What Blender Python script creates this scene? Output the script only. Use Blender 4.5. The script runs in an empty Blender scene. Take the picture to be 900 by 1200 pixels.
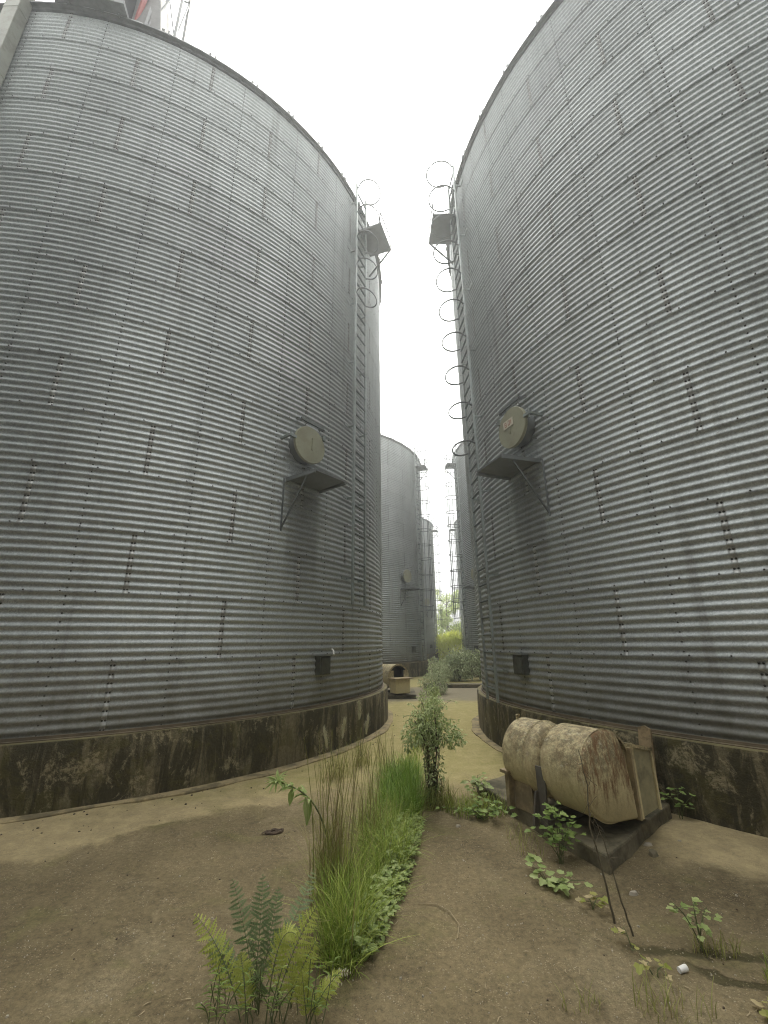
import bpy, math, random
import numpy as np
from mathutils import Vector, Matrix, noise as mnoise

random.seed(7); np.random.seed(7)
C = bpy.context.scene.collection
PI = math.pi
rad = math.radians
U = random.uniform

# ------------------------------------------------------------------ helpers
class MB:
    """collects vertices and faces; build() links them as ONE mesh object"""
    def __init__(s): s.v = []; s.f = []; s.m = []; s.mi = 0
    def add(s, verts, faces):
        b = len(s.v)
        s.v.extend([tuple(p) for p in verts])
        s.f.extend([tuple(i + b for i in f) for f in faces])
        s.m.extend([s.mi] * len(faces))
    def box(s, cx, cy, cz, sx, sy, sz, rz=0.0):
        c, n = math.cos(rz), math.sin(rz)
        P = []
        for z in (-1, 1):
            for (x, y) in ((-1, -1), (1, -1), (1, 1), (-1, 1)):
                X, Y = x * sx / 2, y * sy / 2
                P.append((cx + c * X - n * Y, cy + n * X + c * Y, cz + z * sz / 2))
        s.add(P, [(3, 2, 1, 0), (4, 5, 6, 7), (0, 1, 5, 4), (1, 2, 6, 5), (2, 3, 7, 6), (3, 0, 4, 7)])
    def bar(s, a, b, w, h=None, up=(0, 0, 1)):
        h = w if h is None else h
        a, b = Vector(a), Vector(b); d = (b - a).normalized(); u = Vector(up)
        if abs(d.dot(u)) > .98: u = Vector((1, 0, 0))
        x = d.cross(u).normalized(); y = x.cross(d)
        P = [p + x * (i * w / 2) + y * (j * h / 2) for p in (a, b) for (i, j) in ((-1, -1), (1, -1), (1, 1), (-1, 1))]
        s.add(P, [(3, 2, 1, 0), (4, 5, 6, 7), (0, 1, 5, 4), (1, 2, 6, 5), (2, 3, 7, 6), (3, 0, 4, 7)])
    def tube(s, pts, r, n=6, closed=False, cap=True):
        pts = [Vector(p) for p in pts]; N = len(pts)
        if not hasattr(r, '__len__'): r = [r] * N
        V = []; x = None
        for i, p in enumerate(pts):
            if closed: d = pts[(i + 1) % N] - pts[i - 1]
            else: d = pts[min(i + 1, N - 1)] - pts[max(i - 1, 0)]
            d.normalize()
            if x is None:
                q = Vector((0, 0, 1)) if abs(d.z) < .9 else Vector((1, 0, 0))
                x = d.cross(q).normalized()
            else: x = (x - d * x.dot(d)).normalized()
            y = d.cross(x)
            for k in range(n):
                t = 2 * PI * k / n
                V.append(p + (x * math.cos(t) + y * math.sin(t)) * r[i])
        F = []
        for i in range(N if closed else N - 1):
            j = (i + 1) % N
            for k in range(n):
                l = (k + 1) % n
                F.append((i * n + k, i * n + l, j * n + l, j * n + k))
        if cap and not closed:
            F.append(tuple(range(n - 1, -1, -1))); F.append(tuple((N - 1) * n + k for k in range(n)))
        s.add(V, F)
    def lathe_x(s, prof, cy, cz, n=48):
        """prof: list of (x, r) spun about the x axis"""
        V = []; F = []
        for (x, r) in prof:
            for k in range(n):
                t = 2 * PI * k / n
                V.append((x, cy + r * math.cos(t), cz + r * math.sin(t)))
        for i in range(len(prof) - 1):
            for k in range(n):
                l = (k + 1) % n
                F.append((i * n + k, (i + 1) * n + k, (i + 1) * n + l, i * n + l))
        s.add(V, F)
    def lathe_z(s, prof, n=96, a0=0, a1=2 * PI):
        V = []; F = []; full = abs(a1 - a0 - 2 * PI) < 1e-6
        K = n if full else n + 1
        for (r, z) in prof:
            for k in range(K):
                t = a0 + (a1 - a0) * k / n
                V.append((r * math.cos(t), r * math.sin(t), z))
        for i in range(len(prof) - 1):
            for k in range(n):
                l = (k + 1) % K
                F.append((i * K + k, i * K + l, (i + 1) * K + l, (i + 1) * K + k))
        s.add(V, F)
    def prism(s, poly, axis_pts):
        """poly: list of 3-vectors (planar), extruded by vector axis_pts"""
        e = Vector(axis_pts); n = len(poly)
        P = [Vector(p) for p in poly]; P += [p + e for p in P]
        F = [tuple(range(n - 1, -1, -1)), tuple(range(n, 2 * n))]
        F += [(i, (i + 1) % n, n + (i + 1) % n, n + i) for i in range(n)]
        s.add(P, F)
    def build(s, name, mats, parent=None, smooth=False, loc=(0, 0, 0), rz=0.0, local=True):
        me = bpy.data.meshes.new(name)
        v = s.v
        if not local: v = [(p[0] - loc[0], p[1] - loc[1], p[2] - loc[2]) for p in v]
        me.from_pydata(v, [], s.f)
        if not isinstance(mats, (list, tuple)): mats = [mats]
        for m in mats: me.materials.append(m)
        if len(mats) > 1: me.polygons.foreach_set('material_index', s.m)
        if smooth: me.polygons.foreach_set('use_smooth', [True] * len(me.polygons))
        me.update()
        o = bpy.data.objects.new(name, me); C.objects.link(o)
        o.location = loc; o.rotation_euler = (0, 0, rz)
        if parent: o.parent = parent
        return o

def sharp(o, deg=35):
    me = o.data
    me.polygons.foreach_set('use_smooth', [True] * len(me.polygons))
    me.set_sharp_from_angle(angle=rad(deg))
    return o

def bevel(o, w=.008, seg=2):
    m = o.modifiers.new('bevel', 'BEVEL'); m.width = w; m.segments = seg; m.limit_method = 'ANGLE'
    return o

def tag(o, label=None, cat=None, group=None, kind=None):
    if label: o['label'] = label
    if cat: o['category'] = cat
    if group: o['group'] = group
    if kind: o['kind'] = kind
    return o

def thing(name, label, cat, loc=(0, 0, 0), rz=0.0, group=None):
    o = bpy.data.objects.new(name, None); C.objects.link(o)
    o.empty_display_size = .2
    o.location = loc; o.rotation_euler = (0, 0, rz)
    return tag(o, label, cat, group)

# ------------------------------------------------------------------ materials
class NT:
    def __init__(s, name):
        s.mat = bpy.data.materials.new(name); s.mat.use_nodes = True
        s.t = s.mat.node_tree; s.N = s.t.nodes; s.L = s.t.links
        s.b = s.N['Principled BSDF']; s.out = s.N['Material Output']
    def put(s, sock, val):
        if isinstance(val, bpy.types.NodeSocket): s.L.new(val, sock)
        else: sock.default_value = val
    def node(s, typ, **kw):
        n = s.N.new(typ)
        for k, v in kw.items(): setattr(n, k, v)
        return n
    def obj(s): return s.node('ShaderNodeTexCoord').outputs['Object']
    def math(s, op, a, b=None, c=None, clamp=False):
        n = s.node('ShaderNodeMath', operation=op, use_clamp=clamp)
        s.put(n.inputs[0], a)
        if b is not None: s.put(n.inputs[1], b)
        if c is not None: s.put(n.inputs[2], c)
        return n.outputs[0]
    def step(s, v, a, b):
        n = s.node('ShaderNodeMapRange', interpolation_type='SMOOTHSTEP')
        s.put(n.inputs['Value'], v); s.put(n.inputs['From Min'], a); s.put(n.inputs['From Max'], b)
        return n.outputs['Result']
    def lin(s, v, a, b, c, d):
        n = s.node('ShaderNodeMapRange')
        s.put(n.inputs['Value'], v)
        for k, x in (('From Min', a), ('From Max', b), ('To Min', c), ('To Max', d)): s.put(n.inputs[k], x)
        return n.outputs['Result']
    def scale(s, vec, k):
        n = s.node('ShaderNodeVectorMath', operation='MULTIPLY')
        s.put(n.inputs[0], vec); n.inputs[1].default_value = k
        return n.outputs[0]
    def noise(s, vec, sc, det=4, rough=.6, dist=0):
        n = s.node('ShaderNodeTexNoise')
        if vec is not None: s.L.new(vec, n.inputs['Vector'])
        n.inputs['Scale'].default_value = sc; n.inputs['Detail'].default_value = det
        n.inputs['Roughness'].default_value = rough; n.inputs['Distortion'].default_value = dist
        return n.outputs['Fac']
    def voro(s, vec, sc, feature='F1', out='Distance'):
        n = s.node('ShaderNodeTexVoronoi', feature=feature)
        s.L.new(vec, n.inputs['Vector']); n.inputs['Scale'].default_value = sc
        return n.outputs[out]
    def mix(s, f, a, b):
        n = s.node('ShaderNodeMix', data_type='RGBA')
        s.put(n.inputs[0], f)
        for sock, v in ((n.inputs[6], a), (n.inputs[7], b)):
            if isinstance(v, (tuple, list)) and len(v) == 3: v = (*v, 1)
            s.put(sock, v)
        return n.outputs[2]
    def gain(s, col, f):
        """multiply a colour by a scalar socket"""
        n = s.node('ShaderNodeVectorMath', operation='SCALE')
        s.put(n.inputs[0], col); s.put(n.inputs['Scale'], f)
        return n.outputs[0]
    def sep(s, vec):
        n = s.node('ShaderNodeSeparateXYZ'); s.L.new(vec, n.inputs[0]); return n.outputs
    def bump(s, h, st=.3, d=.01):
        n = s.node('ShaderNodeBump'); n.inputs['Strength'].default_value = st; n.inputs['Distance'].default_value = d
        s.L.new(h, n.inputs['Height']); s.L.new(n.outputs[0], s.b.inputs['Normal'])
    def fin(s, col, rough=.8, metal=0.0, spec=None):
        s.put(s.b.inputs['Base Color'], col if isinstance(col, bpy.types.NodeSocket) else (*col, 1))
        s.put(s.b.inputs['Roughness'], rough); s.put(s.b.inputs['Metallic'], metal)
        if spec is not None: s.b.inputs['Specular IOR Level'].default_value = spec
        return s.mat

# silo numbers fitted from the photograph
SR, ZP, ZE, LED = 6.379, .7014, 13.0275, .1255
TIER = (ZE - ZP) / 15
CORR = TIER / 8

def mat_galv(name, m, detail=True, tone=1.0, patch_az=None):
    """weathered galvanised sheet; m = mirror sign of the silo"""
    n = NT(name); o = n.obj(); X, Y, Z = n.sep(o)[:3]
    az = n.math('MULTIPLY', n.math('ARCTAN2', Y, X), 180 / PI * m)
    zz = n.math('SUBTRACT', Z, ZP)
    tier = n.math('FLOOR', n.math('DIVIDE', zz, TIER))
    par = n.math('MODULO', n.math('ADD', tier, 100), 2)
    q = n.math('DIVIDE', n.math('SUBTRACT', n.math('ADD', az, 720), n.math('ADD', 51.6, n.math('MULTIPLY', par, 11.25))), 22.5)
    sheet = n.math('ADD', n.math('FLOOR', q), n.math('MULTIPLY', tier, 37.3))
    wn = n.node('ShaderNodeTexWhiteNoise', noise_dimensions='1D'); n.L.new(sheet, wn.inputs['W'])
    tone_v = n.lin(wn.outputs['Value'], 0, 1, .93, 1.05)
    fz = n.math('FRACT', n.math('DIVIDE', zz, TIER))
    seam_h = n.math('MAXIMUM', n.step(fz, .02, .0), n.step(fz, .975, .995))
    fq = n.math('ABSOLUTE', n.math('SUBTRACT', n.math('FRACT', q), .5))
    seam_v = n.step(fq, .482, .496)
    fine = n.noise(o, 45, 5, .75)
    spang = n.voro(o, 70, out='Color'); sv = n.sep(spang)[0]
    big = n.noise(n.scale(o, (1, 1, .35)), .55, 5, .6)
    streak = n.noise(n.scale(o, (5, 5, .16)), 1.0, 5, .65)
    blot = n.noise(o, 3.0, 6, .7)
    base = n.mix(n.lin(sv, 0, 1, 0, 1), (.345 * tone, .364 * tone, .364 * tone), (.505 * tone, .53 * tone, .528 * tone))
    base = n.gain(base, tone_v)
    base = n.gain(base, n.lin(fine, .3, .7, .8, 1.15))
    base = n.gain(base, n.lin(big, .3, .7, .76, 1.14))
    # rain dirt runs
    dirt = n.math('MULTIPLY', n.step(streak, .52, .78), .5)
    dirt = n.math('MAXIMUM', dirt, n.math('MULTIPLY', n.step(blot, .6, .75), .3))
    # grime that gathers in laps and splash zone
    gr = n.math('MULTIPLY', seam_h, n.lin(blot, .3, .7, .0, .5))
    gr = n.math('MAXIMUM', gr, n.math('MULTIPLY', seam_v, n.lin(blot, .3, .7, .05, .5)))
    low = n.math('MULTIPLY', n.step(n.math('ADD', zz, n.math('MULTIPLY', blot, 1.2)), 1.9, .3), .8)
    base = n.mix(dirt, base, (.10, .098, .085))
    base = n.mix(gr, base, (.045, .043, .038))
    base = n.mix(low, base, (.085, .075, .045))
    rr = n.math('MULTIPLY', n.step(n.noise(n.scale(o, (15, 15, .3)), 1.3, 5, .7), .6, .72), n.step(big, .45, .62))
    base = n.mix(n.math('MULTIPLY', rr, .4), base, (.12, .085, .05))
    if patch_az is not None:  # darker upright patch on the sheets below the service platform
        d = n.math('ABSOLUTE', n.math('SUBTRACT', az, patch_az))
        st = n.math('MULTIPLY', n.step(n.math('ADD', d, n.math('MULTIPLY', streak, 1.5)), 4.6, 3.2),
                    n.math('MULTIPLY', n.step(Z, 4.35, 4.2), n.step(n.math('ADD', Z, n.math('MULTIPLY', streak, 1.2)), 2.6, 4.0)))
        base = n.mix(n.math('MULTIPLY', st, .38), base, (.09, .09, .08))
    n.bump(fine, .12, .003)
    return n.fin(base, n.lin(fine, .3, .7, .47, .64), n.lin(n.math('MAXIMUM', dirt, low), 0, .6, .55, .15))

def mat_plain(name, col, rough=.8, metal=0, var=.25, sc=9, dirt=None, dirt_amt=.5, dirt_sc=2.2, bump=.15):
    n = NT(name); o = n.obj()
    f = n.noise(o, sc, 6, .65)
    c = n.gain(n.mix(0, col, col), n.lin(f, .25, .75, 1 - var, 1 + var))
    if dirt:
        d = n.noise(o, dirt_sc, 7, .68)
        c = n.mix(n.math('MULTIPLY', n.step(d, .45, .62), dirt_amt), c, dirt)
    n.bump(f, bump, .01)
    return n.fin(c, rough, metal)

def mat_plinth(name):
    n = NT(name); o = n.obj(); Z = n.sep(o)[2]
    st = n.noise(n.scale(o, (2.2, 2.2, .5)), 1.5, 7, .7, .6)
    bl = n.noise(o, 2.3, 8, .75, .4)
    fi = n.noise(o, 24, 7, .75)
    c = n.mix(n.step(fi, .3, .7), (.115, .095, .052), (.20, .17, .10))
    c = n.mix(n.math('MULTIPLY', n.step(st, .44, .54), .9), c, n.mix(fi, (.02, .018, .009), (.055, .048, .022)))
    c = n.mix(n.math('MULTIPLY', n.step(bl, .5, .6), .6), c, (.085, .075, .02))
    pt = n.noise(n.scale(o, (1.2, 1.2, .8)), 2.4, 9, .8, .5)
    pale = n.math('MULTIPLY', n.step(pt, .53, .6), n.step(fi, .38, .55))
    c = n.mix(n.math('MULTIPLY', pale, .8), c, (.33, .28, .17))
    run = n.noise(n.scale(o, (9, 9, .35)), 1.2, 4, .6)
    c = n.mix(n.math('MULTIPLY', n.step(run, .56, .68), .6), c, (.02, .018, .008))
    c = n.mix(n.math('MULTIPLY', n.step(Z, .694, .7005), .75), c, n.mix(bl, (.12, .11, .04), (.26, .22, .11)))
    n.bump(n.math('ADD', fi, n.math('MULTIPLY', bl, 1.8)), .7, .025)
    return n.fin(c, .92)

def mat_leaf(name, a, b, trans=.35, spread=None, rough=.55):
    n = NT(name)
    r = n.node('ShaderNodeNewGeometry').outputs['Random Per Island']
    col = n.mix(r, a, b)
    if spread:                       # a share of dead / yellow leaves
        col = n.mix(n.step(r, spread[0], spread[0] + .02), col, spread[1])
    n.put(n.b.inputs['Base Color'], col); n.b.inputs['Roughness'].default_value = rough
    n.b.inputs['Specular IOR Level'].default_value = .25
    tr = n.node('ShaderNodeBsdfTranslucent'); n.L.new(n.gain(col, 1.2), tr.inputs['Color'])
    mx = n.node('ShaderNodeMixShader'); mx.inputs[0].default_value = trans
    n.L.new(n.b.outputs[0], mx.inputs[1]); n.L.new(tr.outputs[0], mx.inputs[2])
    n.L.new(mx.outputs[0], n.out.inputs['Surface'])
    return n.mat

def mat_fan(name, rust=0.35):
    n = NT(name); o = n.obj(); Z = n.sep(o)[2]
    f = n.noise(o, 30, 6, .75); b = n.noise(o, 3.2, 7, .7); s = n.noise(n.scale(o, (7, 7, 2.0)), 2.2, 8, .8)
    c = n.gain(n.mix(0, (.56, .48, .275), (.56, .48, .275)), n.lin(f, .3, .7, .85, 1.1))
    up = n.step(n.math('ADD', Z, n.math('MULTIPLY', n.math('SUBTRACT', b, .5), 1.1)), .46, .86)   # lichen on the weather side
    lich = n.math('MULTIPLY', up, n.step(n.noise(o, 11, 7, .8), .36, .58))
    c = n.mix(n.math('MULTIPLY', lich, .85), c, n.mix(f, (.06, .056, .032), (.17, .15, .085)))
    c = n.mix(n.math('MULTIPLY', n.step(n.noise(o, 19, 5, .75), .58, .64), n.math('MULTIPLY', up, .85)), c, (.48, .44, .32))
    ru = n.math('MULTIPLY', n.step(s, .40, .60), n.math('MULTIPLY', n.step(n.math('ADD', Z, n.math('MULTIPLY', s, .7)), .62, .95), min(1, rust * 1.2)))
    c = n.mix(ru, c, n.mix(f, (.25, .125, .05), (.10, .066, .036)))
    ru2 = n.math('MULTIPLY', n.step(b, .62, .72), rust)
    c = n.mix(ru2, c, (.14, .085, .04))
    n.bump(n.math('ADD', f, b), .55, .012)
    return n.fin(c, n.lin(f, .3, .7, .5, .8), .0, .3)

LX, LY, RX, RY = -6.4665, 11.052, 8.3566, 8.6532

def mat_ground():
    n = NT('weathered_concrete_ground'); o = n.obj(); X, Y, Z = n.sep(o)[:3]
    def dist(cx, cy):
        a = n.math('SUBTRACT', X, cx); b = n.math('SUBTRACT', Y, cy)
        return n.math('SQRT', n.math('ADD', n.math('MULTIPLY', a, a), n.math('MULTIPLY', b, b)))
    w = n.noise(o, 1.3, 7, .62, .3); w2 = n.noise(o, .45, 5, .6); f = n.noise(o, 28, 7, .8); g = n.noise(o, 110, 4, .8); m = n.noise(o, 4.5, 7, .7)
    dw = n.math('MULTIPLY', n.math('SUBTRACT', w, .5), 1.0)
    dL = n.math('ADD', dist(LX, LY), n.math('MULTIPLY', dw, 1.3)); dR = n.math('ADD', dist(RX, RY), n.math('MULTIPLY', dw, 1.6))
    sand = n.mix(n.step(m, .35, .65), (.43, .345, .19), (.31, .25, .14))
    sand = n.gain(sand, n.lin(f, .25, .75, .72, 1.22))
    dark = n.mix(n.step(w2, .35, .6), (.118, .093, .051), (.182, .143, .08))
    dark = n.mix(n.math('MULTIPLY', n.step(m, .5, .7), .45), dark, (.25, .205, .12))
    pt = n.noise(o, 1.15, 7, .66, .5)
    dark = n.mix(n.math('MULTIPLY', n.step(pt, .52, .66), .5), dark, (.26, .215, .13))
    ms = n.noise(n.scale(o, (1, 1.3, 1)), 1.9, 7, .7, .4)
    dark = n.mix(n.math('MULTIPLY', n.step(ms, .52, .66), .5), dark, (.125, .12, .042))
    dark = n.mix(n.math('MULTIPLY', n.step(n.noise(o, 2.7, 6, .7), .56, .7), .5), dark, (.06, .048, .03))
    dark = n.gain(dark, n.lin(f, .3, .7, .5, 1.5))
    dark = n.gain(dark, n.lin(g, .3, .7, .75, 1.25))
    k = n.math('MULTIPLY', n.step(dL, 7.45, 7.66), n.step(dR, 7.2, 7.6))
    k = n.math('MULTIPLY', k, n.step(n.math('ADD', Y, n.math('MULTIPLY', dw, 2.2)), 6.3, 5.2))
    k = n.math('MULTIPLY', k, n.lin(n.step(w, .34, .66), 0, 1, .8, 1.0))
    c = n.mix(k, sand, dark)
    # thin yellow moss on the damp concrete between the silos
    mo = n.math('MULTIPLY', n.step(n.math('ADD', Y, n.math('MULTIPLY', dw, 3)), 4.9, 7.0), n.lin(n.step(m, .3, .68), 0, 1, .35, .9))
    c = n.mix(n.math('MULTIPLY', mo, .85), c, n.gain(n.mix(w, (.225, .215, .06), (.34, .31, .11)), n.lin(f, .25, .75, .75, 1.2)))
    wet = n.math('MULTIPLY', n.step(n.math('ADD', Y, n.math('MULTIPLY', dw, 2.5)), 13.2, 14.4), n.step(n.math('ADD', Y, n.math('MULTIPLY', dw, 2.5)), 18.5, 17.6))
    c = n.mix(n.math('MULTIPLY', wet, .75), c, (.16, .14, .115))
    far = n.step(n.math('ADD', Y, n.math('MULTIPLY', dw, 6)), 21.5, 24)
    c = n.mix(far, c, n.mix(m, (.075, .085, .03), (.15, .14, .055)))
    # moss-filled cracks at the right
    def crack(a, b, cst, x0, x1, wid, amp):
        d = n.math('ABSOLUTE', n.math('ADD', n.math('ADD', n.math('MULTIPLY', X, a), n.math('MULTIPLY', Y, b)), n.math('ADD', n.math('MULTIPLY', n.math('SUBTRACT', m, .5), amp), cst)))
        return n.math('MULTIPLY', n.step(d, wid, wid * .25), n.math('MULTIPLY', n.step(X, x0, x0 + .15), n.step(X, x1, x1 - .15)))
    c1 = crack(.12, .99, -3.2, 1.32, 2.9, .055, .22)
    c2 = crack(.45, .89, -3.32, 1.55, 3.4, .04, .3)
    c3 = crack(.93, .37, -1.62, .5, 1.6, .03, .25)
    c4 = crack(-.35, .94, -4.8, -3.4, -.9, .012, .5)
    cr = n.math('MAXIMUM', n.math('MAXIMUM', c1, c2), n.math('MAXIMUM', n.math('MULTIPLY', c3, .0), n.math('MULTIPLY', c4, .0)))
    c = n.mix(n.math('MULTIPLY', cr, .8), c, n.mix(f, (.03, .03, .012), (.07, .062, .024)))
    # pale grit
    sp = n.voro(o, 38); spm = n.math('MULTIPLY', n.step(sp, .2, .12), n.step(n.noise(o, 9, 3, .6), .52, .62))
    c = n.mix(n.math('MULTIPLY', spm, .75), c, (.42, .37, .27))
    sp2 = n.voro(n.scale(o, (1.3, 1, 1)), 85); sm2 = n.math('MULTIPLY', n.step(sp2, .3, .2), n.step(n.noise(o, 5, 3, .6), .42, .58))
    c = n.mix(n.math('MULTIPLY', sm2, .55), c, (.05, .04, .025))
    sm3 = n.math('MULTIPLY', n.step(n.voro(n.scale(o, (1, 1.2, 1)), 60), .28, .18), n.step(n.noise(o, 6.3, 3, .6), .45, .58))
    c = n.mix(n.math('MULTIPLY', sm3, .7), c, (.38, .31, .2))
    n.bump(n.math('ADD', n.math('MULTIPLY', f, 1.0), n.math('ADD', n.math('MULTIPLY', g, .5), n.math('MULTIPLY', cr, -1.5))), .8, .016)
    return n.fin(c, .93, 0, .2)

M = {}
M['galv_l'] = mat_galv('galvanised_sheet_left', -1, patch_az=28.6)
M['galv_r'] = mat_galv('galvanised_sheet_right', 1, patch_az=28.6)
M['galv_lf'] = mat_galv('galvanised_sheet_left_far', -1)
M['galv_rf'] = mat_galv('galvanised_sheet_right_far', 1)
M['bolt'] = mat_plain('rusty_bolt', (.06, .056, .05), .7, .3)
M['lap'] = mat_plain('grimy_lap_joint', (.38, .385, .375), .5, .6, .3, 30, (.15, .145, .13), .5, 7)
M['roof'] = mat_plain('roof_sheet', (.33, .335, .33), .5, .4, .2, 6)
M['plinth'] = mat_plinth('mossy_plinth_concrete')
M['rim'] = mat_plain('eave_angle', (.17, .175, .175), .55, .4, .3, 8)
M['ladder'] = mat_plain('ladder_galvanised', (.30, .335, .325), .5, .4, .2, 8, (.13, .12, .10), .4)
M['rung'] = mat_plain('ladder_rung', (.13, .15, .15), .6, .3, .2)
M['hoop'] = mat_plain('cage_steel', (.13, .14, .14), .55, .4, .2)
M['hatch'] = mat_plain('hatch_paint', (.31, .305, .215), .6, .1, .2, 6, (.17, .155, .10), .5, 3)
M['plate'] = mat_plain('platform_sheet', (.16, .17, .17), .6, .3, .2, 5)
M['boxd'] = mat_plain('inspection_box_paint', (.075, .078, .062), .6, .1, .35, 9, (.03, .03, .022), .6, 6)
M['rust'] = mat_plain('rusty_angle', (.16, .125, .08), .85, 0, .4, 6, (.05, .04, .025), .6, 3)
M['sign'] = mat_plain('sign_enamel', (.55, .50, .40), .5, 0, .08)
M['sign_red'] = mat_plain('sign_lettering', (.30, .13, .09), .6, 0, .1)
M['duct'] = mat_plain('duct_sheet', (.27, .275, .235), .5, .25, .25, 5, (.12, .115, .085), .6, 2.5)
M['fan'] = mat_fan('fan_paint', .3)
M['fan_rust'] = mat_fan('fan_rusty_end', .95)
M['fan_dark'] = mat_plain('fan_steel', (.115, .105, .085), .7, .2, .3, 8, (.06, .045, .03), .5)
M['fan_box'] = mat_plain('outlet_box_paint', (.27, .24, .14), .75, .05, .3, 8, (.07, .06, .035), .6)
M['fan_leg'] = mat_plain('fan_leg_paint', (.30, .235, .13), .75, .05, .3, 8, (.08, .06, .035), .6)
M['black'] = mat_plain('fan_interior', (.018, .014, .012), .9)
M['wood'] = mat_plain('weathered_plank', (.27, .20, .11), .9, 0, .35, 6, (.07, .055, .03), .7, 5)
M['conc'] = mat_plain('pad_concrete', (.15, .128, .08), .95, 0, .35, 12, (.035, .032, .016), .85, 2.6, .5)
M['apron'] = mat_plain('apron_concrete', (.27, .215, .115), .95, 0, .35, 14, (.06, .052, .03), .7, 3, .5)
M['ground'] = mat_ground()
M['grit'] = mat_plain('grit_stone', (.36, .32, .25), .9, 0, .3)
M['white'] = mat_plain('white_plastic', (.7, .69, .66), .5, 0, .06)
M['dead'] = mat_plain('dead_leaf', (.07, .048, .03), .9, 0, .4, 14)
M['straw'] = mat_plain('straw', (.30, .24, .14), .8, 0, .2)
M['bark'] = mat_plain('bark', (.09, .07, .05), .9, 0, .4, 20)
M['stem'] = mat_plain('dry_stem', (.10, .082, .05), .9, 0, .4, 25)
M['gstem'] = mat_plain('green_stem', (.10, .12, .045), .8, 0, .2)
M['dark_hous'] = mat_plain('conveyor_dark_paint', (.012, .012, .017), .7, 0, .2)
M['grey_hous'] = mat_plain('conveyor_grey_sheet', (.2, .195, .19), .6, .3, .2)
M['red'] = mat_plain('faded_red_paint', (.42, .13, .12), .6, 0, .2)
M['steel'] = mat_plain('tower_steel', (.24, .245, .245), .55, .4, .2)
M['grass'] = mat_leaf('grass_blade', (0.11, 0.18, 0.015), (0.4, 0.46, 0.11), .35, (.93, (.27, .23, .10)))
M['grass_dark'] = mat_leaf('grass_blade_deep', (0.06, 0.14, 0.01), (0.25, 0.37, 0.06), .35, (.96, (.24, .21, .09)))
M['tallgrass'] = mat_leaf('tall_grass_blade', (0.19, 0.2, 0.05), (0.38, 0.37, 0.14), .3, (.75, (.25, .2, .10)))
M['plume'] = mat_leaf('grass_plume', (0.4, 0.38, 0.25), (0.55, 0.52, 0.37), .4)
M['fern_dark'] = mat_leaf('fern_frond_deep', (0.12, 0.17, 0.075), (0.19, 0.24, 0.11), .3)
M['fern_lite'] = mat_leaf('fern_frond_pale', (0.3, 0.35, 0.06), (0.5, 0.52, 0.15), .4)
M['leaf'] = mat_leaf('weed_leaf', (0.14, 0.22, 0.05), (0.3, 0.39, 0.12), .35)
M['leaf_pale'] = mat_leaf('weed_leaf_pale', (0.22, 0.3, 0.09), (0.4, 0.46, 0.2), .35)
M['leaf_yel'] = mat_leaf('yellowing_leaf', (.26, .29, .06), (.40, .38, .14), .4, (.72, (.5, .42, .24)))
M['shrub'] = mat_leaf('shrub_leaf', (0.22, 0.29, 0.1), (0.5, 0.55, 0.3), .35)
M['vine'] = mat_leaf('dry_vine_leaf', (0.1, 0.11, 0.04), (0.26, 0.27, 0.12), .25)
M['bush'] = mat_leaf('bush_leaf', (0.22, 0.26, 0.14), (0.46, 0.5, 0.3), .3)
M['bush_yel'] = mat_leaf('bush_leaf_bright', (0.6, 0.66, 0.12), (0.75, 0.76, 0.3), .45)
M['tree'] = mat_leaf('tree_leaf', (0.34, 0.42, 0.14), (0.6, 0.65, 0.32), .4)

# ------------------------------------------------------------------ silo
def dent(a, z, m):
    c, s = math.cos(a), math.sin(a)
    return .007 * mnoise.noise((c * 7 + m, s * 7, z * .55)) + .004 * mnoise.noise((c * 16, s * 16 + m, z * 1.4))
AMP = [.0112]
def corr_r(z): return AMP[0] * math.cos(2 * PI * (z - ZP) / CORR)

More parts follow.
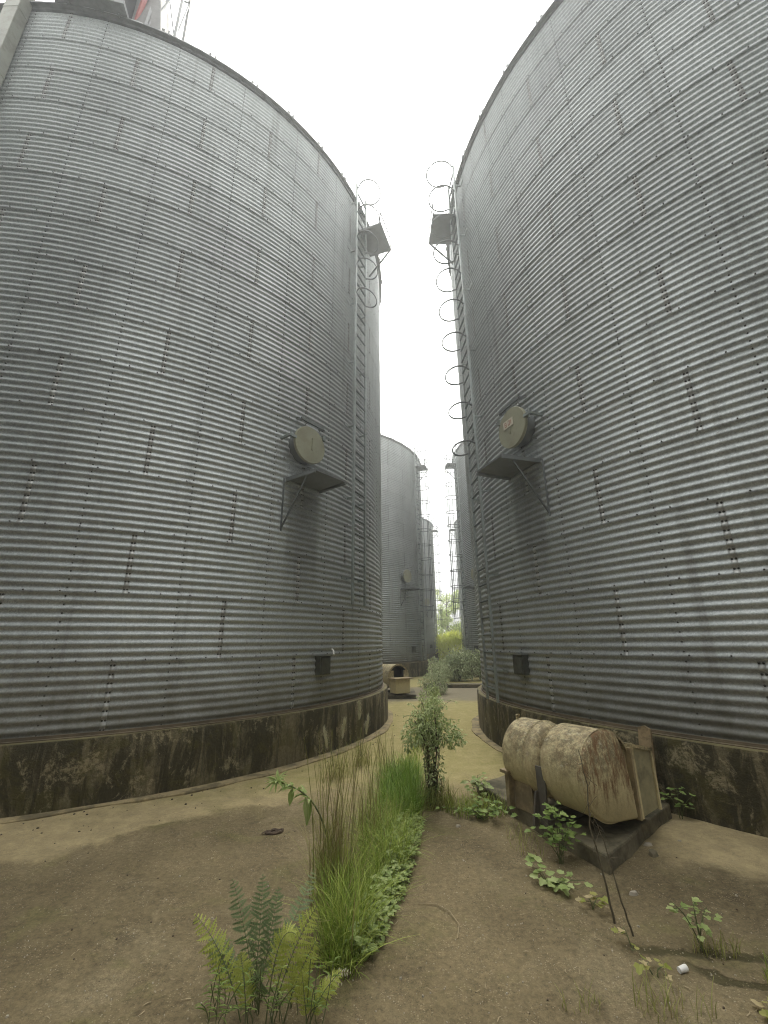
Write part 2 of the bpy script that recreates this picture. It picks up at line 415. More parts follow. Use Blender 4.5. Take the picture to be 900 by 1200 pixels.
def wall_mesh(m, nseg, spw, bolts):
    mb = MB(); AMP[0] = .0112 if bolts else .019
    rows = int(8 * spw)
    ca = [math.cos(2 * PI * k / nseg) for k in range(nseg)]; sa = [math.sin(2 * PI * k / nseg) for k in range(nseg)]
    for t in range(15):
        z0 = ZP + t * TIER
        V = []; F = []
        zs = [z0 - .022, z0 - .011] + [z0 + TIER * i / rows for i in range(rows + 1)]
        if t == 0: zs = zs[2:]
        for z in zs:
            u = max(0, (z - z0) / TIER)
            r = SR + corr_r(z) + .005 * (1 - u) + (.0015 if z < z0 else 0)
            if bolts:
                V.extend(((r + q) * c, (r + q) * s, z) for c, s, q in ((c, s, .007 * mnoise.noise((c * 7 + m, s * 7, z * .55)) + .004 * mnoise.noise((c * 16, s * 16 + m, z * 1.4))) for c, s in zip(ca, sa)))
            else: V.extend((r * c, r * s, z) for c, s in zip(ca, sa))
        for i in range(len(zs) - 1):
            for k in range(nseg):
                l = (k + 1) % nseg
                F.append((i * nseg + k, i * nseg + l, (i + 1) * nseg + l, (i + 1) * nseg + k))
        mb.add(V, F)
        if bolts:
            # overlap strips at the sheet ends
            mb.mi = 2
            for s in range(16):
                a = rad((51.6 + 11.25 * (t % 2) + 22.5 * s) * m)
                V = []; F = []
                rw = 48
                for i in range(rw + 1):
                    z = z0 + TIER * i / rw
                    r = SR + corr_r(z) + .005 * (1 - i / rw) + dent(a, z, m)
                    for (da, dr) in ((-.030, .0005), (-.028, .0035), (.028, .0035), (.030, .0005)):
                        V.append(((r + dr) * math.cos(a + da / SR), (r + dr) * math.sin(a + da / SR), z))
                for i in range(rw):
                    for k in range(3):
                        F.append((i * 4 + k, i * 4 + k + 1, i * 4 + 5 + k, i * 4 + 4 + k))
                mb.add(V, F)
            mb.mi = 0
    if bolts:
        mb.mi = 1
        hexa = [(math.cos(k * PI / 3), math.sin(k * PI / 3)) for k in range(6)]
        def bolt(a, z, R=.0135):
            ra = SR + corr_r(z) + .004 + dent(a, z, m); rb = ra + .012
            ux, uy = -math.sin(a), math.cos(a)
            V = []
            for rr, q in ((ra, 1.0), (rb, .8)):
                for (h, v) in hexa:
                    V.append((rr * math.cos(a) + ux * h * R * q, rr * math.sin(a) + uy * h * R * q, z + v * R * q))
            F = [(k, (k + 1) % 6, 6 + (k + 1) % 6, 6 + k) for k in range(6)] + [(6, 7, 8, 9, 10, 11)]
            mb.add(V, F)
        for t in range(15):
            z0 = ZP + t * TIER
            for s in range(16):
                a = (51.6 + 11.25 * (t % 2) + 22.5 * s) * m
                for i in range(8):
                    z = z0 + (i + .5) * CORR
                    for d in (-.017, .017): bolt(rad(a) + d / SR, z)
            for s in range(32):
                a = rad((51.6 + 5.6 + 11.25 * s) * m)
                for i in range(8): bolt(a, z0 + (i + .5) * CORR, .010)
            if t:
                for s in range(110): bolt(2 * PI * s / 110 + .01 * t, z0 + .012, .010)
        mb.mi = 0
    return mb

def pol(r, a, z): return (r * math.cos(rad(a)), r * math.sin(rad(a)), z)

SH = {}
def shared(key, fn):
    if key not in SH: SH[key] = fn()
    return SH[key]

def child(me, name, parent, loc=(0, 0, 0), rz=0, src=None):
    o = bpy.data.objects.new(name, me); C.objects.link(o)
    o.parent = parent; o.location = loc; o.rotation_euler = (0, 0, rz)
    return o

def make_silo(cx, cy, rz, m, label, near, ladder_z0=.75, duct=False, sign=False, straps=False, group=None):
    T = thing('grain_silo', label, 'silo', (cx, cy, 0), rz, group)
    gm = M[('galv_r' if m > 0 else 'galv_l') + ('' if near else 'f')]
    # wall
    if near:
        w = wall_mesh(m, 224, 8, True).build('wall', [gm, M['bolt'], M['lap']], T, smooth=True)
    else:
        me = shared(('wall', m), lambda: None)
        if me is None:
            w = wall_mesh(m, 128, 6, False).build('wall', [gm, M['bolt']], T, smooth=True); SH[('wall', m)] = w.data
        else: w = child(me, 'wall', T)
    # plinth
    pm = MB(); R = SR + LED
    NA = 360 if near else 120
    prof = [(R + .0, -.25), (R, .0), (R, .2), (R, .45), (R, .65), (R - .012, .692), (R - .03, .701), (SR - .25, .701)]
    V = []; F = []
    for i, (r, z) in enumerate(prof):
        for k in range(NA):
            a = 2 * PI * k / NA
            q = (mnoise.noise((9 * math.cos(a) + cx, 9 * math.sin(a), z * 3)) * .014 + mnoise.noise((40 * math.cos(a) + cx, 40 * math.sin(a), z * 9)) * .008) if 0 < i < 7 else 0
            if i in (4, 5) and mnoise.noise((55 * math.cos(a) + cx, 55 * math.sin(a), 3)) > .32: q -= .03
            V.append(((r + q) * math.cos(a), (r + q) * math.sin(a), z + (q * .6 if i in (5, 6) else 0)))
    for i in range(len(prof) - 1):
        for k in range(NA):
            l = (k + 1) % NA
            F.append((i * NA + k, i * NA + l, (i + 1) * NA + l, (i + 1) * NA + k))
    pm.add(V, F); sharp(pm.build('plinth', M['plinth'], T), 40)
    b = MB(); b.lathe_z([(SR + .01, .7), (SR + .05, .703), (SR + .05, .712), (SR + .024, .716), (SR + .022, .745), (SR + .01, .747)], 160)
    b.build('base_angle', M['rust'], T, smooth=False)
    # roof: cone with standing ribs
    b = MB(); sl = math.tan(rad(24)); r0 = SR + .1
    zr = lambda r: ZE + .03 + (r0 - r) * sl
    b.lathe_z([(r0, zr(r0) - .03), (r0, zr(r0)), (.45, zr(.45)), (.45, zr(.45) + .25), (.0, zr(.45) + .32)], 96)
    for k in range(48):
        a = 360 / 48 * k
        b.bar(pol(r0, a, zr(r0) + .02), pol(.5, a, zr(.5) + .02), .05, .06)
    b.build('roof', M['roof'], T)
    b = MB(); b.lathe_z([(SR - .02, ZE - .05), (SR + .03, ZE - .05), (SR + .035, ZE + .0), (SR + .098, ZE + .0), (SR + .098, ZE + .03)], 160)
    for k in range(48):
        a = rad((51.6 + 7.5 * k) * m); da = .03 / SR
        r1 = SR + .1
        b.box(r1 * math.cos(a), r1 * math.sin(a), ZE + .04, .03, .03, .09, a)
        b.box((SR + .115) * math.cos(a), (SR + .115) * math.sin(a), ZE - .02, .03, .022, .10, a)
    b.build('eave_rim', M['rim'], T)
    # ladder
    LA = 15.2 * m
    a = rad(LA)
    rl = SR + .16
    def lad():
        b = MB()
        for s in (-1, 1):
            b.box(0, s * .255, (ladder_z0 + 13.4) / 2, .035, .06, 13.4 - ladder_z0)
        z = ladder_z0 + .5
        while z < 13:
            for s in (-1, 1): b.box(-.075, s * .255, z, .17, .03, .03); b.box(-.16 + .012, s * .33, z, .01, .2, .05)
            z += TIER * 2
        return b
    ld = lad().build('ladder', M['ladder'], T, loc=(rl * math.cos(a), rl * math.sin(a), 0), rz=a)
    def rung_me():
        b = MB(); b.tube([(0, -.235, 0), (0, .235, 0)], .021, 6)
        return b.build('rung', M['rung']).data
    def hoop_me():
        b = MB(); P = []
        for k in range(29):
            t = rad(-132 + 264 * k / 28)
            P.append(((.33 + .40 * math.cos(t)), .36 * math.sin(t), 0))
        b.tube([(0, -.255, 0)] + P + [(0, .255, 0)], .019, 6)
        return b.build('safety_hoop', M['hoop']).data
    def first(key, fn):
        if key not in SH:
            me = fn(); SH[key] = me
            for o in list(bpy.data.objects):
                if o.data == me: bpy.data.objects.remove(o)
        return SH[key]
    rm = first('rung', rung_me); hm = first('hoop', hoop_me)
    z = ladder_z0 + .2
    while z < 13.25: child(rm, 'rung', ld, (0, 0, z)); z += .3
    z = 13.42 if m > 0 else 13.27; k = 0
    zb = (9.3 if m < 0 else 5.5) if near else 3.0
    while z > zb:
        h = child(hm, 'safety_hoop', ld, (0, 0, z)); h.rotation_euler = (rad(U(-3, 3)), rad(U(-4, 4)), rad(U(-5, 5)))
        if near: h.scale = ((.88 - .035 * k) if m > 0 else (.72 - .05 * k), .92, 1)
        z -= .875; k += 1
    if straps:
        for t in (-75, -28, 28, 75):
            b = MB(); x, y = .33 + .405 * math.cos(rad(t)), .365 * math.sin(rad(t))
            b.box(x, y, (zb + 13.3) / 2, .012, .03, 13.3 - zb, rad(t)); b.build('cage_strap', M['hoop'], ld)
    # landing beside the ladder head
    LP = 10.5 * m
    b = MB()
    P = [pol(SR + .03, LP + 3.7 * m, 12.2), pol(SR + .66, LP + 3.5 * m, 12.2), pol(SR + .66, LP - 3.5 * m, 12.2), pol(SR + .03, LP - 3.7 * m, 12.2)]
    if m > 0: P = P[::-1]
    b.prism(P, (0, 0, .05)); land = b.build('landing_platform', M['plate'], T)
    for s in (-3.3 * m,):
        b = MB(); b.bar(pol(SR + .62, LP + s, 12.19), pol(SR + .02, LP + s, 11.45), .035); b.build('brace', M['hoop'], land)
    b = MB()
    for s in (-3.4, 3.4):
        b.tube([pol(SR + .64, LP + s, 12.25), pol(SR + .64, LP + s, 12.62)], .014)
    b.tube([pol(SR + .64, LP - 3.4, 12.62), pol(SR + .64, LP + 3.4, 12.62)], .014); b.build('guard_rail', M['hoop'], land)
    # hatch: neck, lid, clasp, grab bar
    HA = 29.7 * m; aH = rad(HA); zH = 5.13
    def hx(r, t, z): return (r, t, z)
    hl = (SR * math.cos(aH), SR * math.sin(aH), zH)
    b = MB(); b.lathe_x([(-.06, .30), (.20, .30)], 0, 0, 40); b.lathe_x([(.15, .30), (.15, .335), (.18, .335)], 0, 0, 40)
    nk = b.build('hatch_neck', M['plate'], T, loc=hl, rz=aH); sharp(nk)
    b = MB(); b.lathe_x([(.185, .0), (.185, .345), (.195, .352), (.235, .352), (.245, .345), (.248, .2), (.252, 0)], 0, 0, 48)
    b.box(.257, -.03 * m, .02, .02, .02, .24)
    lid = sharp(b.build('hatch_lid', M['hatch'], T, loc=hl, rz=aH))
    b = MB(); b.box(.23, m * .40, .03, .06, .14, .05); b.box(.12, m * .46, .03, .26, .04, .04); b.tube([(.23, m * .44, -.05), (.23, m * .44, .13)], .014)
    b.build('hatch_hinge', M['ladder'], lid)
    b = MB(); b.box(.25, -m * .30, .24, .05, .06, .1, 0); b.build('clasp', M['ladder'], lid)
    if near:
        b = MB()
        t0, t1 = 26.0 * m, 31.0 * m
        b.bar(pol(SR + .13, t0, 5.66), pol(SR + .13, t1, 5.66), .03, .05)
        for t in (t0, t1): b.bar(pol(SR, t, 5.7), pol(SR + .14, t, 5.62), .03, .05)
        b.build('grab_bar', M['plate'], T)
    if sign:
        b = MB(); b.box(.265, -.045, .09, .008, .25, .14)
        sg = b.build('number_plate', M['sign'], lid)
        b = MB()
        x = .2705
        def frame(y, z, w, h, t=.011):
            b.box(x, y, z + h / 2, .003, w, t); b.box(x, y, z - h / 2, .003, w, t)
            b.box(x, y - w / 2 + t / 2, z, .003, t, h - t); b.box(x, y + w / 2 - t / 2, z, .003, t, h - t)
        for yy in (-.105, -.015):
            b = MB(); frame(yy, .09, .05, .075)
            if yy < -.1: b.box(x, yy, .09, .003, .028, .01)
            b.build('digit', M['sign_red'], sg)
        b = MB(); b.box(x, .035, .09, .003, .011, .075); b.build('digit', M['sign_red'], sg)
    # service platform under the hatch
    b = MB(); PA = 28.9
    zp_ = 4.43
    P = [pol(SR - .01, (PA + 3.6) * m, zp_), pol(SR + .70, (PA + 2.9) * m, zp_), pol(SR + .70, (PA - 2.9) * m, zp_), pol(SR - .01, (PA - 3.6) * m, zp_)]
    if m > 0: P = P[::-1]
    b.prism(P, (0, 0, .035))
    for s in (-2.9, 2.9): b.bar(pol(SR + .02, (PA + s * 1.2) * m, zp_ - .02), pol(SR + .70, (PA + s) * m, zp_ - .02), .035, .04)
    sp = b.build('service_platform', M['plate'], T)
    for s in (3.2,):
        b = MB(); b.bar(pol(SR + .50, (PA + s * .9) * m, zp_ - .03), pol(SR + .02, (PA + s * 1.25) * m, 3.55), .022); b.build('brace', M['hoop'], sp)
        b = MB(); b.bar(pol(SR + .02, (PA + s * 1.25) * m, zp_), pol(SR + .02, (PA + s * 1.25) * m, 3.5), .022); b.build('bracket', M['hoop'], sp)
    # inspection box low on the wall
    aB = rad(23.7 * m); b = MB(); zb_ = 1.345
    b.box(.05, 0, 0, .12, .27, .29); b.box(.118, 0, .0, .016, .235, .25); b.box(.06, 0, .152, .16, .30, .012)
    ib = bevel(b.build('inspection_box', M['boxd'], T, loc=(SR * math.cos(aB), SR * math.sin(aB), zb_), rz=aB), .004, 1)
    if near and m < 0:
        b = MB(); b.tube([(.06, m * -.22, .26), (.14, m * -.17, .23), (.18, m * -.13, .17)], .014); b.build('latch', M['white'], T, loc=(SR * math.cos(aB), SR * math.sin(aB), zb_), rz=aB)
    if duct:
        aD = rad(81.5 * m); b = MB()
        w_ = .27
        b.box(.12, 0, (ZP + ZE + .3) / 2, .20, w_, ZE + .3 - ZP)
        for k in range(8): b.box(.12, 0, 1.2 + k * 1.63, .212, w_ + .012, .03)
        bevel(b.build('cable_duct', M['duct'], T, loc=(SR * math.cos(aD), SR * math.sin(aD), 0), rz=aD), .006, 1)
    return T

AX = Vector((.15975, .98716)); AZL = math.degrees(math.atan2(RY - LY, RX - LX))
g = 'corrugated steel grain silos standing in two rows'
make_silo(LX, LY, rad(AZL), -1, 'huge corrugated grain silo nearest on the left, with the grey upright duct by its edge', True, 2.4, duct=True, group=g)
make_silo(RX, RY, rad(AZL + 180), 1, 'huge corrugated silo nearest on the right, blower at its plinth and plate on its hatch', True, .72, sign=True, group=g)
for D, la, lb in ((16, 'corrugated silo second in the left row, seen behind the old blower with the open end', 'corrugated silo second in the right row, mostly hidden behind the nearest right silo'),
                  (32, 'corrugated silo third and farthest in the left row, smallest sliver beside the trees', 'corrugated silo third and farthest in the right row, behind the grey green bushes')):
    make_silo(LX + AX.x * D, LY + AX.y * D, rad(AZL), -1, la, False, straps=True, group=g)
    make_silo(RX + AX.x * D, RY + AX.y * D, rad(AZL + 180), 1, lb, False, straps=True, group=g)

# unseen silos added behind the photographer, continuing the rows, to shade walls and path
make_silo(LX - AX.x * 16, LY - AX.y * 16, rad(AZL), -1, 'unseen silo added to the left row behind the photographer to shade the walls', False, group=g)
make_silo(RX - AX.x * 16, RY - AX.y * 16, rad(AZL + 180), 1, 'unseen silo added to the right row behind the photographer to shade the walls', False, group=g)

# ------------------------------------------------------------------ conveyor gear on the left roof
def Lp(a, r, z): return Vector((LX + r * math.cos(rad(a)), LY + r * math.sin(rad(a)), z))
base = Lp(-77.2, 6.25, 13.12)
T = thing('roof_conveyor', 'dark boxed conveyor head with grey side sheet, on the roof edge of the left silo', 'conveyor', base, rad(-79))
b = MB(); b.box(-.35, -.28, .75, 1.3, .95, 1.5); bevel(b.build('housing', M['dark_hous'], T), .02, 1)
T.scale = (1, 1.12, 1.25)
b = MB(); b.prism([(.0, .215, .02), (.0, .72, .02), (-.0, .50, 1.5), (.0, .215, 1.5)], (-.9, 0, 0)); b.build('side_sheet', M['grey_hous'], T)
b = MB(); b.box(-.35, -.28, -.02, 1.5, 1.1, .08); b.build('skid_frame', M['rim'], T)
base = Lp(-70.2, 6.25, 13.1)
T = thing('lattice_tower', 'light steel lattice tower with one red strut, standing on the left silo roof edge', 'tower', base, rad(-70))
ft = [(.05, -.26, -.06), (.05, .26, -.06), (-.55, .26, .22), (-.55, -.26, .22)]
tp = [(-.2, -.16, 5.2), (-.2, .16, 5.2), (-.5, .16, 5.2), (-.5, -.16, 5.2)]
for i in range(4):
    b = MB(); b.bar(ft[i], tp[i], .05); b.build('leg', M['steel'], T)
def lerp(a, b_, t): return tuple(a[i] + (b_[i] - a[i]) * t for i in range(3))
b = MB()
for i in range(4):
    j = (i + 1) % 4
    for k in range(2):
        t0, t1 = .02 + k * .47, .02 + (k + 1) * .47
        b.bar(lerp(ft[i], tp[i], t0), lerp(ft[j], tp[j], t1), .028)
        b.bar(lerp(ft[i], tp[i], t1), lerp(ft[j], tp[j], t1), .028)
b.build('bracing', M['steel'], T)
b = MB(); b.tube([(-.1, -.50, -.02), (.12, -.32, 1.6), (.1, -.16, 3.2)], .05, 8); b.build('red_strut', M['red'], T)

# ------------------------------------------------------------------ aeration blowers
def make_fan(name, label, base, dirv, m, open_end, group=None):
    """axis along +x (near end), +y towards the silo for m = 1"""
    T = thing(name, label, 'blower', base, math.atan2(dirv[1], dirv[0]), group)
    cz, R = .60, .42
    b = MB(); b.lathe_x([(0, 0), (0, .30), (-.05, .30), (-.05, .27), (.0, .27)], 0, cz); b.lathe_x([(.0, .26), (.0, .40), (.015, .42), (.36, .42), (.375, .435), (.39, .42), (.50, .41), (.545, .38), (.565, .34)], 0, cz)
    b.tube([(.02, -.1, cz + .40), (.02, -.1, cz + .46), (.06, -.1, cz + .46)], .02)
    sharp(b.build('rear_drum', M['fan'], T), 30)
    b = MB(); b.lathe_x([(.50, .35), (.58, .33), (.64, .33), (.70, .35)], 0, cz)
    sharp(b.build('neck', M['fan'], T), 30)
    X1 = 1.22
    b = MB()
    prof = [(.665, .33), (.665, .41), (.69, .445), (X1 - .03, .452), (X1 - .012, .462), (X1, .462), (X1, .44)]
    if open_end: prof = prof + [(X1, .40), (.72, .40), (.72, 0)]
    b.lathe_x(prof, 0, cz, 56)
    fd = sharp(b.build('front_drum', [M['fan']], T), 30)
    if open_end:
        b = MB(); b.lathe_x([(X1 - .02, .398), (.74, .398), (.74, 0)], 0, cz, 40); b.build('dark_interior', M['black'], fd)
        b = MB()
        for s in (-1, 1): b.box(X1 + .01, s * .32, cz - .08, .015, .2, .62)
        b.box(X1 + .01, 0, cz - .34, .016, .46, .2); b.build('end_frame', M['fan'], T)
        b = MB(); b.box(X1 + .28, m * .10, .30, .5, .62, .5); bevel(b.build('outlet_box', M['fan'], T), .015, 1)
        b = MB(); b.box(X1 + .3, m * .08, .57, .62, .8, .03); b.build('box_lid', M['fan_leg'], T)
        b = MB(); b.box(X1 + .1, m * -.27, .28, .2, .12, .42); b.build('opening', M['black'], T)
    else:
        # volute end plate: round above, running out to the outlet below
        P = []
        for k in range(33):
            t = rad(62 + 200 * k / 32)
            P.append((X1, .462 * math.cos(t) * m, cz + .452 * math.sin(t)))
        P += [(X1, .05 * m, cz - .458), (X1, .39 * m, cz - .475), (X1, .375 * m, cz - .26), (X1, .345 * m, cz - .02), (X1, .305 * m, cz + .20), (X1, .255 * m, cz + .34)]
        # slightly dished plate
        b = MB(); n_ = len(P); c0 = (X1 + .045, .0, cz - .05)
        V = list(P) + [(p[0] + .03 - .0, p[1] * .93 + .0, cz + (p[2] - cz) * .93) for p in P] + [c0]
        F = [(i, (i + 1) % n_, n_ + (i + 1) % n_, n_ + i) for i in range(n_)] + [(n_ + i, n_ + (i + 1) % n_, 2 * n_) for i in range(n_)]
        V += [(X1 - .02, p[1], p[2]) for p in P]; o_ = 2 * n_ + 1
        F += [(o_ + i, o_ + (i + 1) % n_, (i + 1) % n_, i) for i in range(n_)]
        b.add(V, F)
        sharp(b.build('end_plate', M['fan_rust'], T, smooth=True), 50)
        b = MB(); b.prism([(.76, .12 * m, .14), (.76, .40 * m, .135), (.76, .40 * m, .80), (.76, .20 * m, .86)], (X1 - .79, 0, 0)); b.build('outlet_duct', M['fan'], T)
        b = MB(); b.box(.98, m * .415, .47, .56, .03, .72); b.build('flange', M['fan_leg'], T)
        b = MB(); b.prism([(.74, m * .432, .12), (.74, m * .80, .18), (.74, m * .80, .76), (.74, m * .432, .84)], (X1 - .72, 0, 0)); b.build('outlet_box', M['fan_box'], T)
        b = MB()
        b.bar((.70, m * .45, .855), (1.26, m * .45, .855), .03); b.bar((.70, m * .79, .775), (1.26, m * .79, .775), .03)
        b.bar((.72, m * .44, .855), (.72, m * .80, .775), .03); b.bar((1.24, m * .44, .855), (1.24, m * .80, .775), .035); b.bar((1.245, m * .445, .86), (1.245, m * .445, .12), .03); b.bar((1.245, m * .79, .79), (1.245, m * .79, .16), .03); b.build('box_frame', M['fan'], T)
    # supports
    for (x, y) in ((.06, -.36), (.06, .36)):
        b = MB(); b.bar((x, y * m, 0), (x, y * m * .98, .40), .09, .02); b.bar((x - .04, y * m, 0), (x - .04, y * m, .42), .02, .09); b.build('leg', M['fan_leg'], T)
    b = MB(); b.box(.02, 0, .41, .14, .86, .035); b.box(.22, -.30 * m, .20, .30, .02, .38); b.box(.10, 0, .25, .03, .5, .3); b.build('rear_saddle', M['fan_leg'], T)
    for y in (-.40, .40):
        b = MB(); b.prism([(.57, y * m, .60), (.71, y * m, .60), (.70, (y * 1.06) * m, .02), (.60, (y * 1.06) * m, .0)], (0, -.02 if y < 0 else .02, 0))
        b.prism([(.57, y * m, .34), (.59, y * m, .34), (.60, (y * 1.2) * m, .0), (.57, (y * 1.2) * m, .0)], (0, -.07 * (1 if y < 0 else -1), 0)); b.build('leg', M['fan_dark'], T)
    b = MB(); b.box(.64, 0, .05, .14, .84, .05); b.build('foot_beam', M['fan_dark'], T)
    if not open_end:
        b = MB(); b.box(.95, m * .62, .09, .05, .05, .18); b.build('post', M['fan_dark'], T)
    return T

fdir = Vector((math.cos(rad(-63)), math.sin(rad(-63)), 0))
F1 = make_fan('aeration_blower', 'big rusty cream blower of two drums on the concrete pad by the right silo', (1.47, 5.04, .116), fdir, 1, False, 'aeration blowers')
F1.scale = (.80, .765, .78)
# the second one, by the plinth of the next silo
c2 = Vector((LX + AX.x * 16, LY + AX.y * 16))
def fan_at(cx, cy, ang, rr):
    p = Vector((cx + rr * math.cos(rad(ang)), cy + rr * math.sin(rad(ang))))
    return p
p2 = Vector((-.05, 15.75, .117))
F2 = make_fan('aeration_blower', 'cream blower with a dark open end, half hidden behind the left silo plinth', p2, Vector((math.cos(rad(-62)), math.sin(rad(-62)), 0)), -1, True, 'aeration blowers')
F2.scale = (.82, .85, .85)

def pad(name, pts, h, label):
    b = MB(); P = []
    n = len(pts)
    for i in range(n):
        a, c = Vector(pts[i]), Vector(pts[(i + 1) % n])
        for k in range(8):
            q = a.lerp(c, k / 8)
            P.append((q.x + U(-.012, .012), q.y + U(-.012, .012), -.05))
    b.prism(P, (0, 0, h + .05))
    base = (sum(p[0] for p in pts) / n, sum(p[1] for p in pts) / n, 0)
    o = b.build(name, M['conc'], loc=base, local=False)
    bevel(o, .018, 2)
    return tag(o, label, 'concrete pad')
pad('concrete_pad', [(1.68, 3.88), (2.86, 4.95), (2.25, 6.55), (1.04, 5.66)], .118, 'low mossy concrete pad under the two drum blower')
pad('concrete_pad', [(-.4, 14.5), (.95, 14.4), (1.0, 16.3), (-.3, 16.6)], .12, 'dark low concrete pad under the blower with the open end')

b = MB(); a0 = Vector((2.72, 5.02, .0)); a1 = Vector((2.86, 5.10, .66))
b.prism([(-.075, 0, 0), (.075, 0, 0), (.065, .13, .66), (.0, .142, .69), (-.06, .135, .67)], (.0, -.035, .0))
for z in (.18, .36, .5): b.box(.06, z * .19 - .04, z, .016, .016, .016)
o = b.build('wooden_plank', M['wood'], loc=(2.72, 5.02, .116), rz=rad(-52)); tag(o, 'weathered plank with nails leaning on the right silo plinth behind the blower', 'plank')

# ------------------------------------------------------------------ ground
def gz(x, y):
    return .012 * mnoise.noise((x * .9, y * .9, 0)) + .008 * mnoise.noise((x * 3.1, y * 3.1, 4)) + .004 * mnoise.noise((x * 9, y * 9, 7))
xs = np.unique(np.concatenate([np.linspace(-5, 5, 301), np.linspace(-30, 30, 61), np.array([-400, -200, -100, -60, 60, 100, 200, 400])]))
ys = np.unique(np.concatenate([np.linspace(2, 9, 241), np.linspace(-20, 60, 81), np.array([-300, -150, -60, 90, 150, 300, 500])]))
b = MB(); nx, ny = len(xs), len(ys)
V = [(x, y, gz(x, y) if (abs(x) < 12 and 0 < y < 30) else 0) for y in ys for x in xs]
F = [(j * nx + i, j * nx + i + 1, (j + 1) * nx + i + 1, (j + 1) * nx + i) for j in range(ny - 1) for i in range(nx - 1)]
b.add(V, F); tag(b.build('ground', M['ground'], smooth=True), kind='structure')
# broken thin apron round the two near plinths
for cx, cy, a0, a1 in ((LX, LY, -100, 60), (RX, RY, -240, -148), (RX, RY, -139, -95)):
    b = MB(); V = []; F = []; K = 110
    for k in range(K + 1):
        a = rad(a0 + (a1 - a0) * k / K)
        ro = SR + LED + .13 + .10 * mnoise.noise((a * 7, cx, 0)) + .02 * mnoise.noise((a * 60, cx, 2))
        for (r, z) in ((SR + LED - .02, .026), (ro - .012, .022), (ro, .014), (ro, -.03)):
            V.append((cx + r * math.cos(a), cy + r * math.sin(a), z))
    for k in range(K):
        for q in range(3): F.append((k * 4 + q, k * 4 + 4 + q, k * 4 + 5 + q, k * 4 + 1 + q)[::-1])
    b.add(V, F); o = b.build('apron', M['apron']); tag(o, kind='structure'); sharp(o, 40)
# low kerb across the gap between the first and second silos
b = MB()
P = [(1.5, 17.75), (4.6, 17.35), (4.7, 17.75), (1.55, 18.15)]
b.prism([(x, y, -.02) for x, y in P], (0, 0, .16)); o = bevel(b.build('kerb', M['conc']), .02, 1); tag(o, kind='structure')

# grit: stray pale stones
b = MB()
def stone(mb, x, y, s, z=None):
    z = gz(x, y) if z is None else z
    V = []
    for k in range(6):
        t = k * PI / 3 + U(-.3, .3); r = s * U(.6, 1.1); V.append((x + r * math.cos(t), y + r * math.sin(t), z - .003))
    for k in range(6):
        p = V[k]; V.append((x + (p[0] - x) * U(.5, .8), y + (p[1] - y) * U(.5, .8), z + s * U(.45, .8)))
    mb.add(V, [(k, (k + 1) % 6, 6 + (k + 1) % 6, 6 + k) for k in range(6)] + [(6, 7, 8, 9, 10, 11)])
for _ in range(1500):
    y = 2.4 + 5 * random.random() ** 1.6; x = U(-.75, .8) * y * 1.05
    if math.hypot(x - LX, y - LY) < 6.6 or math.hypot(x - RX, y - RY) < 6.6: continue
    stone(b, x, y, U(.0025, .006) * (2.0 if random.random() < .06 else 1))
lit = MB()
for _ in range(130):
    a = rad(U(-100, 5)); r = SR + LED + .1 + abs(random.gauss(0, .35)); x, y = LX + r * math.cos(a), LY + r * math.sin(a)
    if y > 2.2: stone(lit, x, y, U(.006, .017))
for _ in range(90):
    y = U(2.6, 5.5); x = U(-.7, .75) * y
    if math.hypot(x - LX, y - LY) > 6.6 and math.hypot(x - RX, y - RY) > 6.6: stone(lit, x, y, U(.004, .009))
sl = MB()
for _ in range(300):
    y = 2.4 + 4.2 * random.random() ** 1.4; x = U(-.75, .8) * y
    if math.hypot(x - LX, y - LY) < 6.75 or math.hypot(x - RX, y - RY) < 6.75: continue
    a = U(0, 2 * PI); L_ = U(.012, .05); z = gz(x, y) + .004
    d_ = Vector((math.cos(a), math.sin(a), U(-.02, .08))); n_ = Vector((-d_.y, d_.x, 0)); w_ = U(.0012, .0035); p_ = Vector((x, y, z)); q_ = p_ + d_ * L_ * .5 + n_ * U(-.15, .15) * L_; e_ = p_ + d_ * L_
    sl.add([p_ - n_ * w_, p_ + n_ * w_, q_ - n_ * w_ + Vector((0, 0, .003)), q_ + n_ * w_ + Vector((0, 0, .003)), e_], [(0, 1, 3, 2), (2, 3, 4)])
tag(sl.build('straw_litter', M['straw']), 'bits of dry straw and bark strewn over the slabs', 'straw litter', kind='stuff')
tag(lit.build('leaf_litter', M['dead']), 'dark crumbs of dead leaves scattered beside the plinths', 'leaf litter', kind='stuff')
tag(b.build('gravel', M['grit']), 'pale grit scattered over the stained concrete', 'gravel', kind='stuff')

# ------------------------------------------------------------------ vegetation helpers
def blade(mb, base, az, h, lean, w, droop=1.6, seg=5):
    d = Vector((math.cos(az), math.sin(az), 0)); s = Vector((-d.y, d.x, 0)); base = Vector(base)
    V = []
    for i in range(seg):
        t = i / seg
        p = base + Vector((0, 0, 1)) * (h * (t - .25 * lean * t * t * droop)) + d * (lean * h * t ** droop)
        ww = w * (1 - t * .75) * (.6 + .4 * min(1, t * 4))
        V += [p - s * ww / 2, p + s * ww / 2]
    t = 1; V.append(base + Vector((0, 0, 1)) * (h * (1 - .25 * lean * droop)) + d * (lean * h))
    F = [(2 * i, 2 * i + 1, 2 * i + 3, 2 * i + 2) for i in range(seg - 1)] + [(2 * seg - 2, 2 * seg - 1, 2 * seg)]
    mb.add(V, F)

def rnd_dir(zmin=-1, zmax=1):
    z = U(zmin, zmax); a = U(0, 2 * PI); r = math.sqrt(max(0, 1 - z * z))
    return Vector((r * math.cos(a), r * math.sin(a), z))

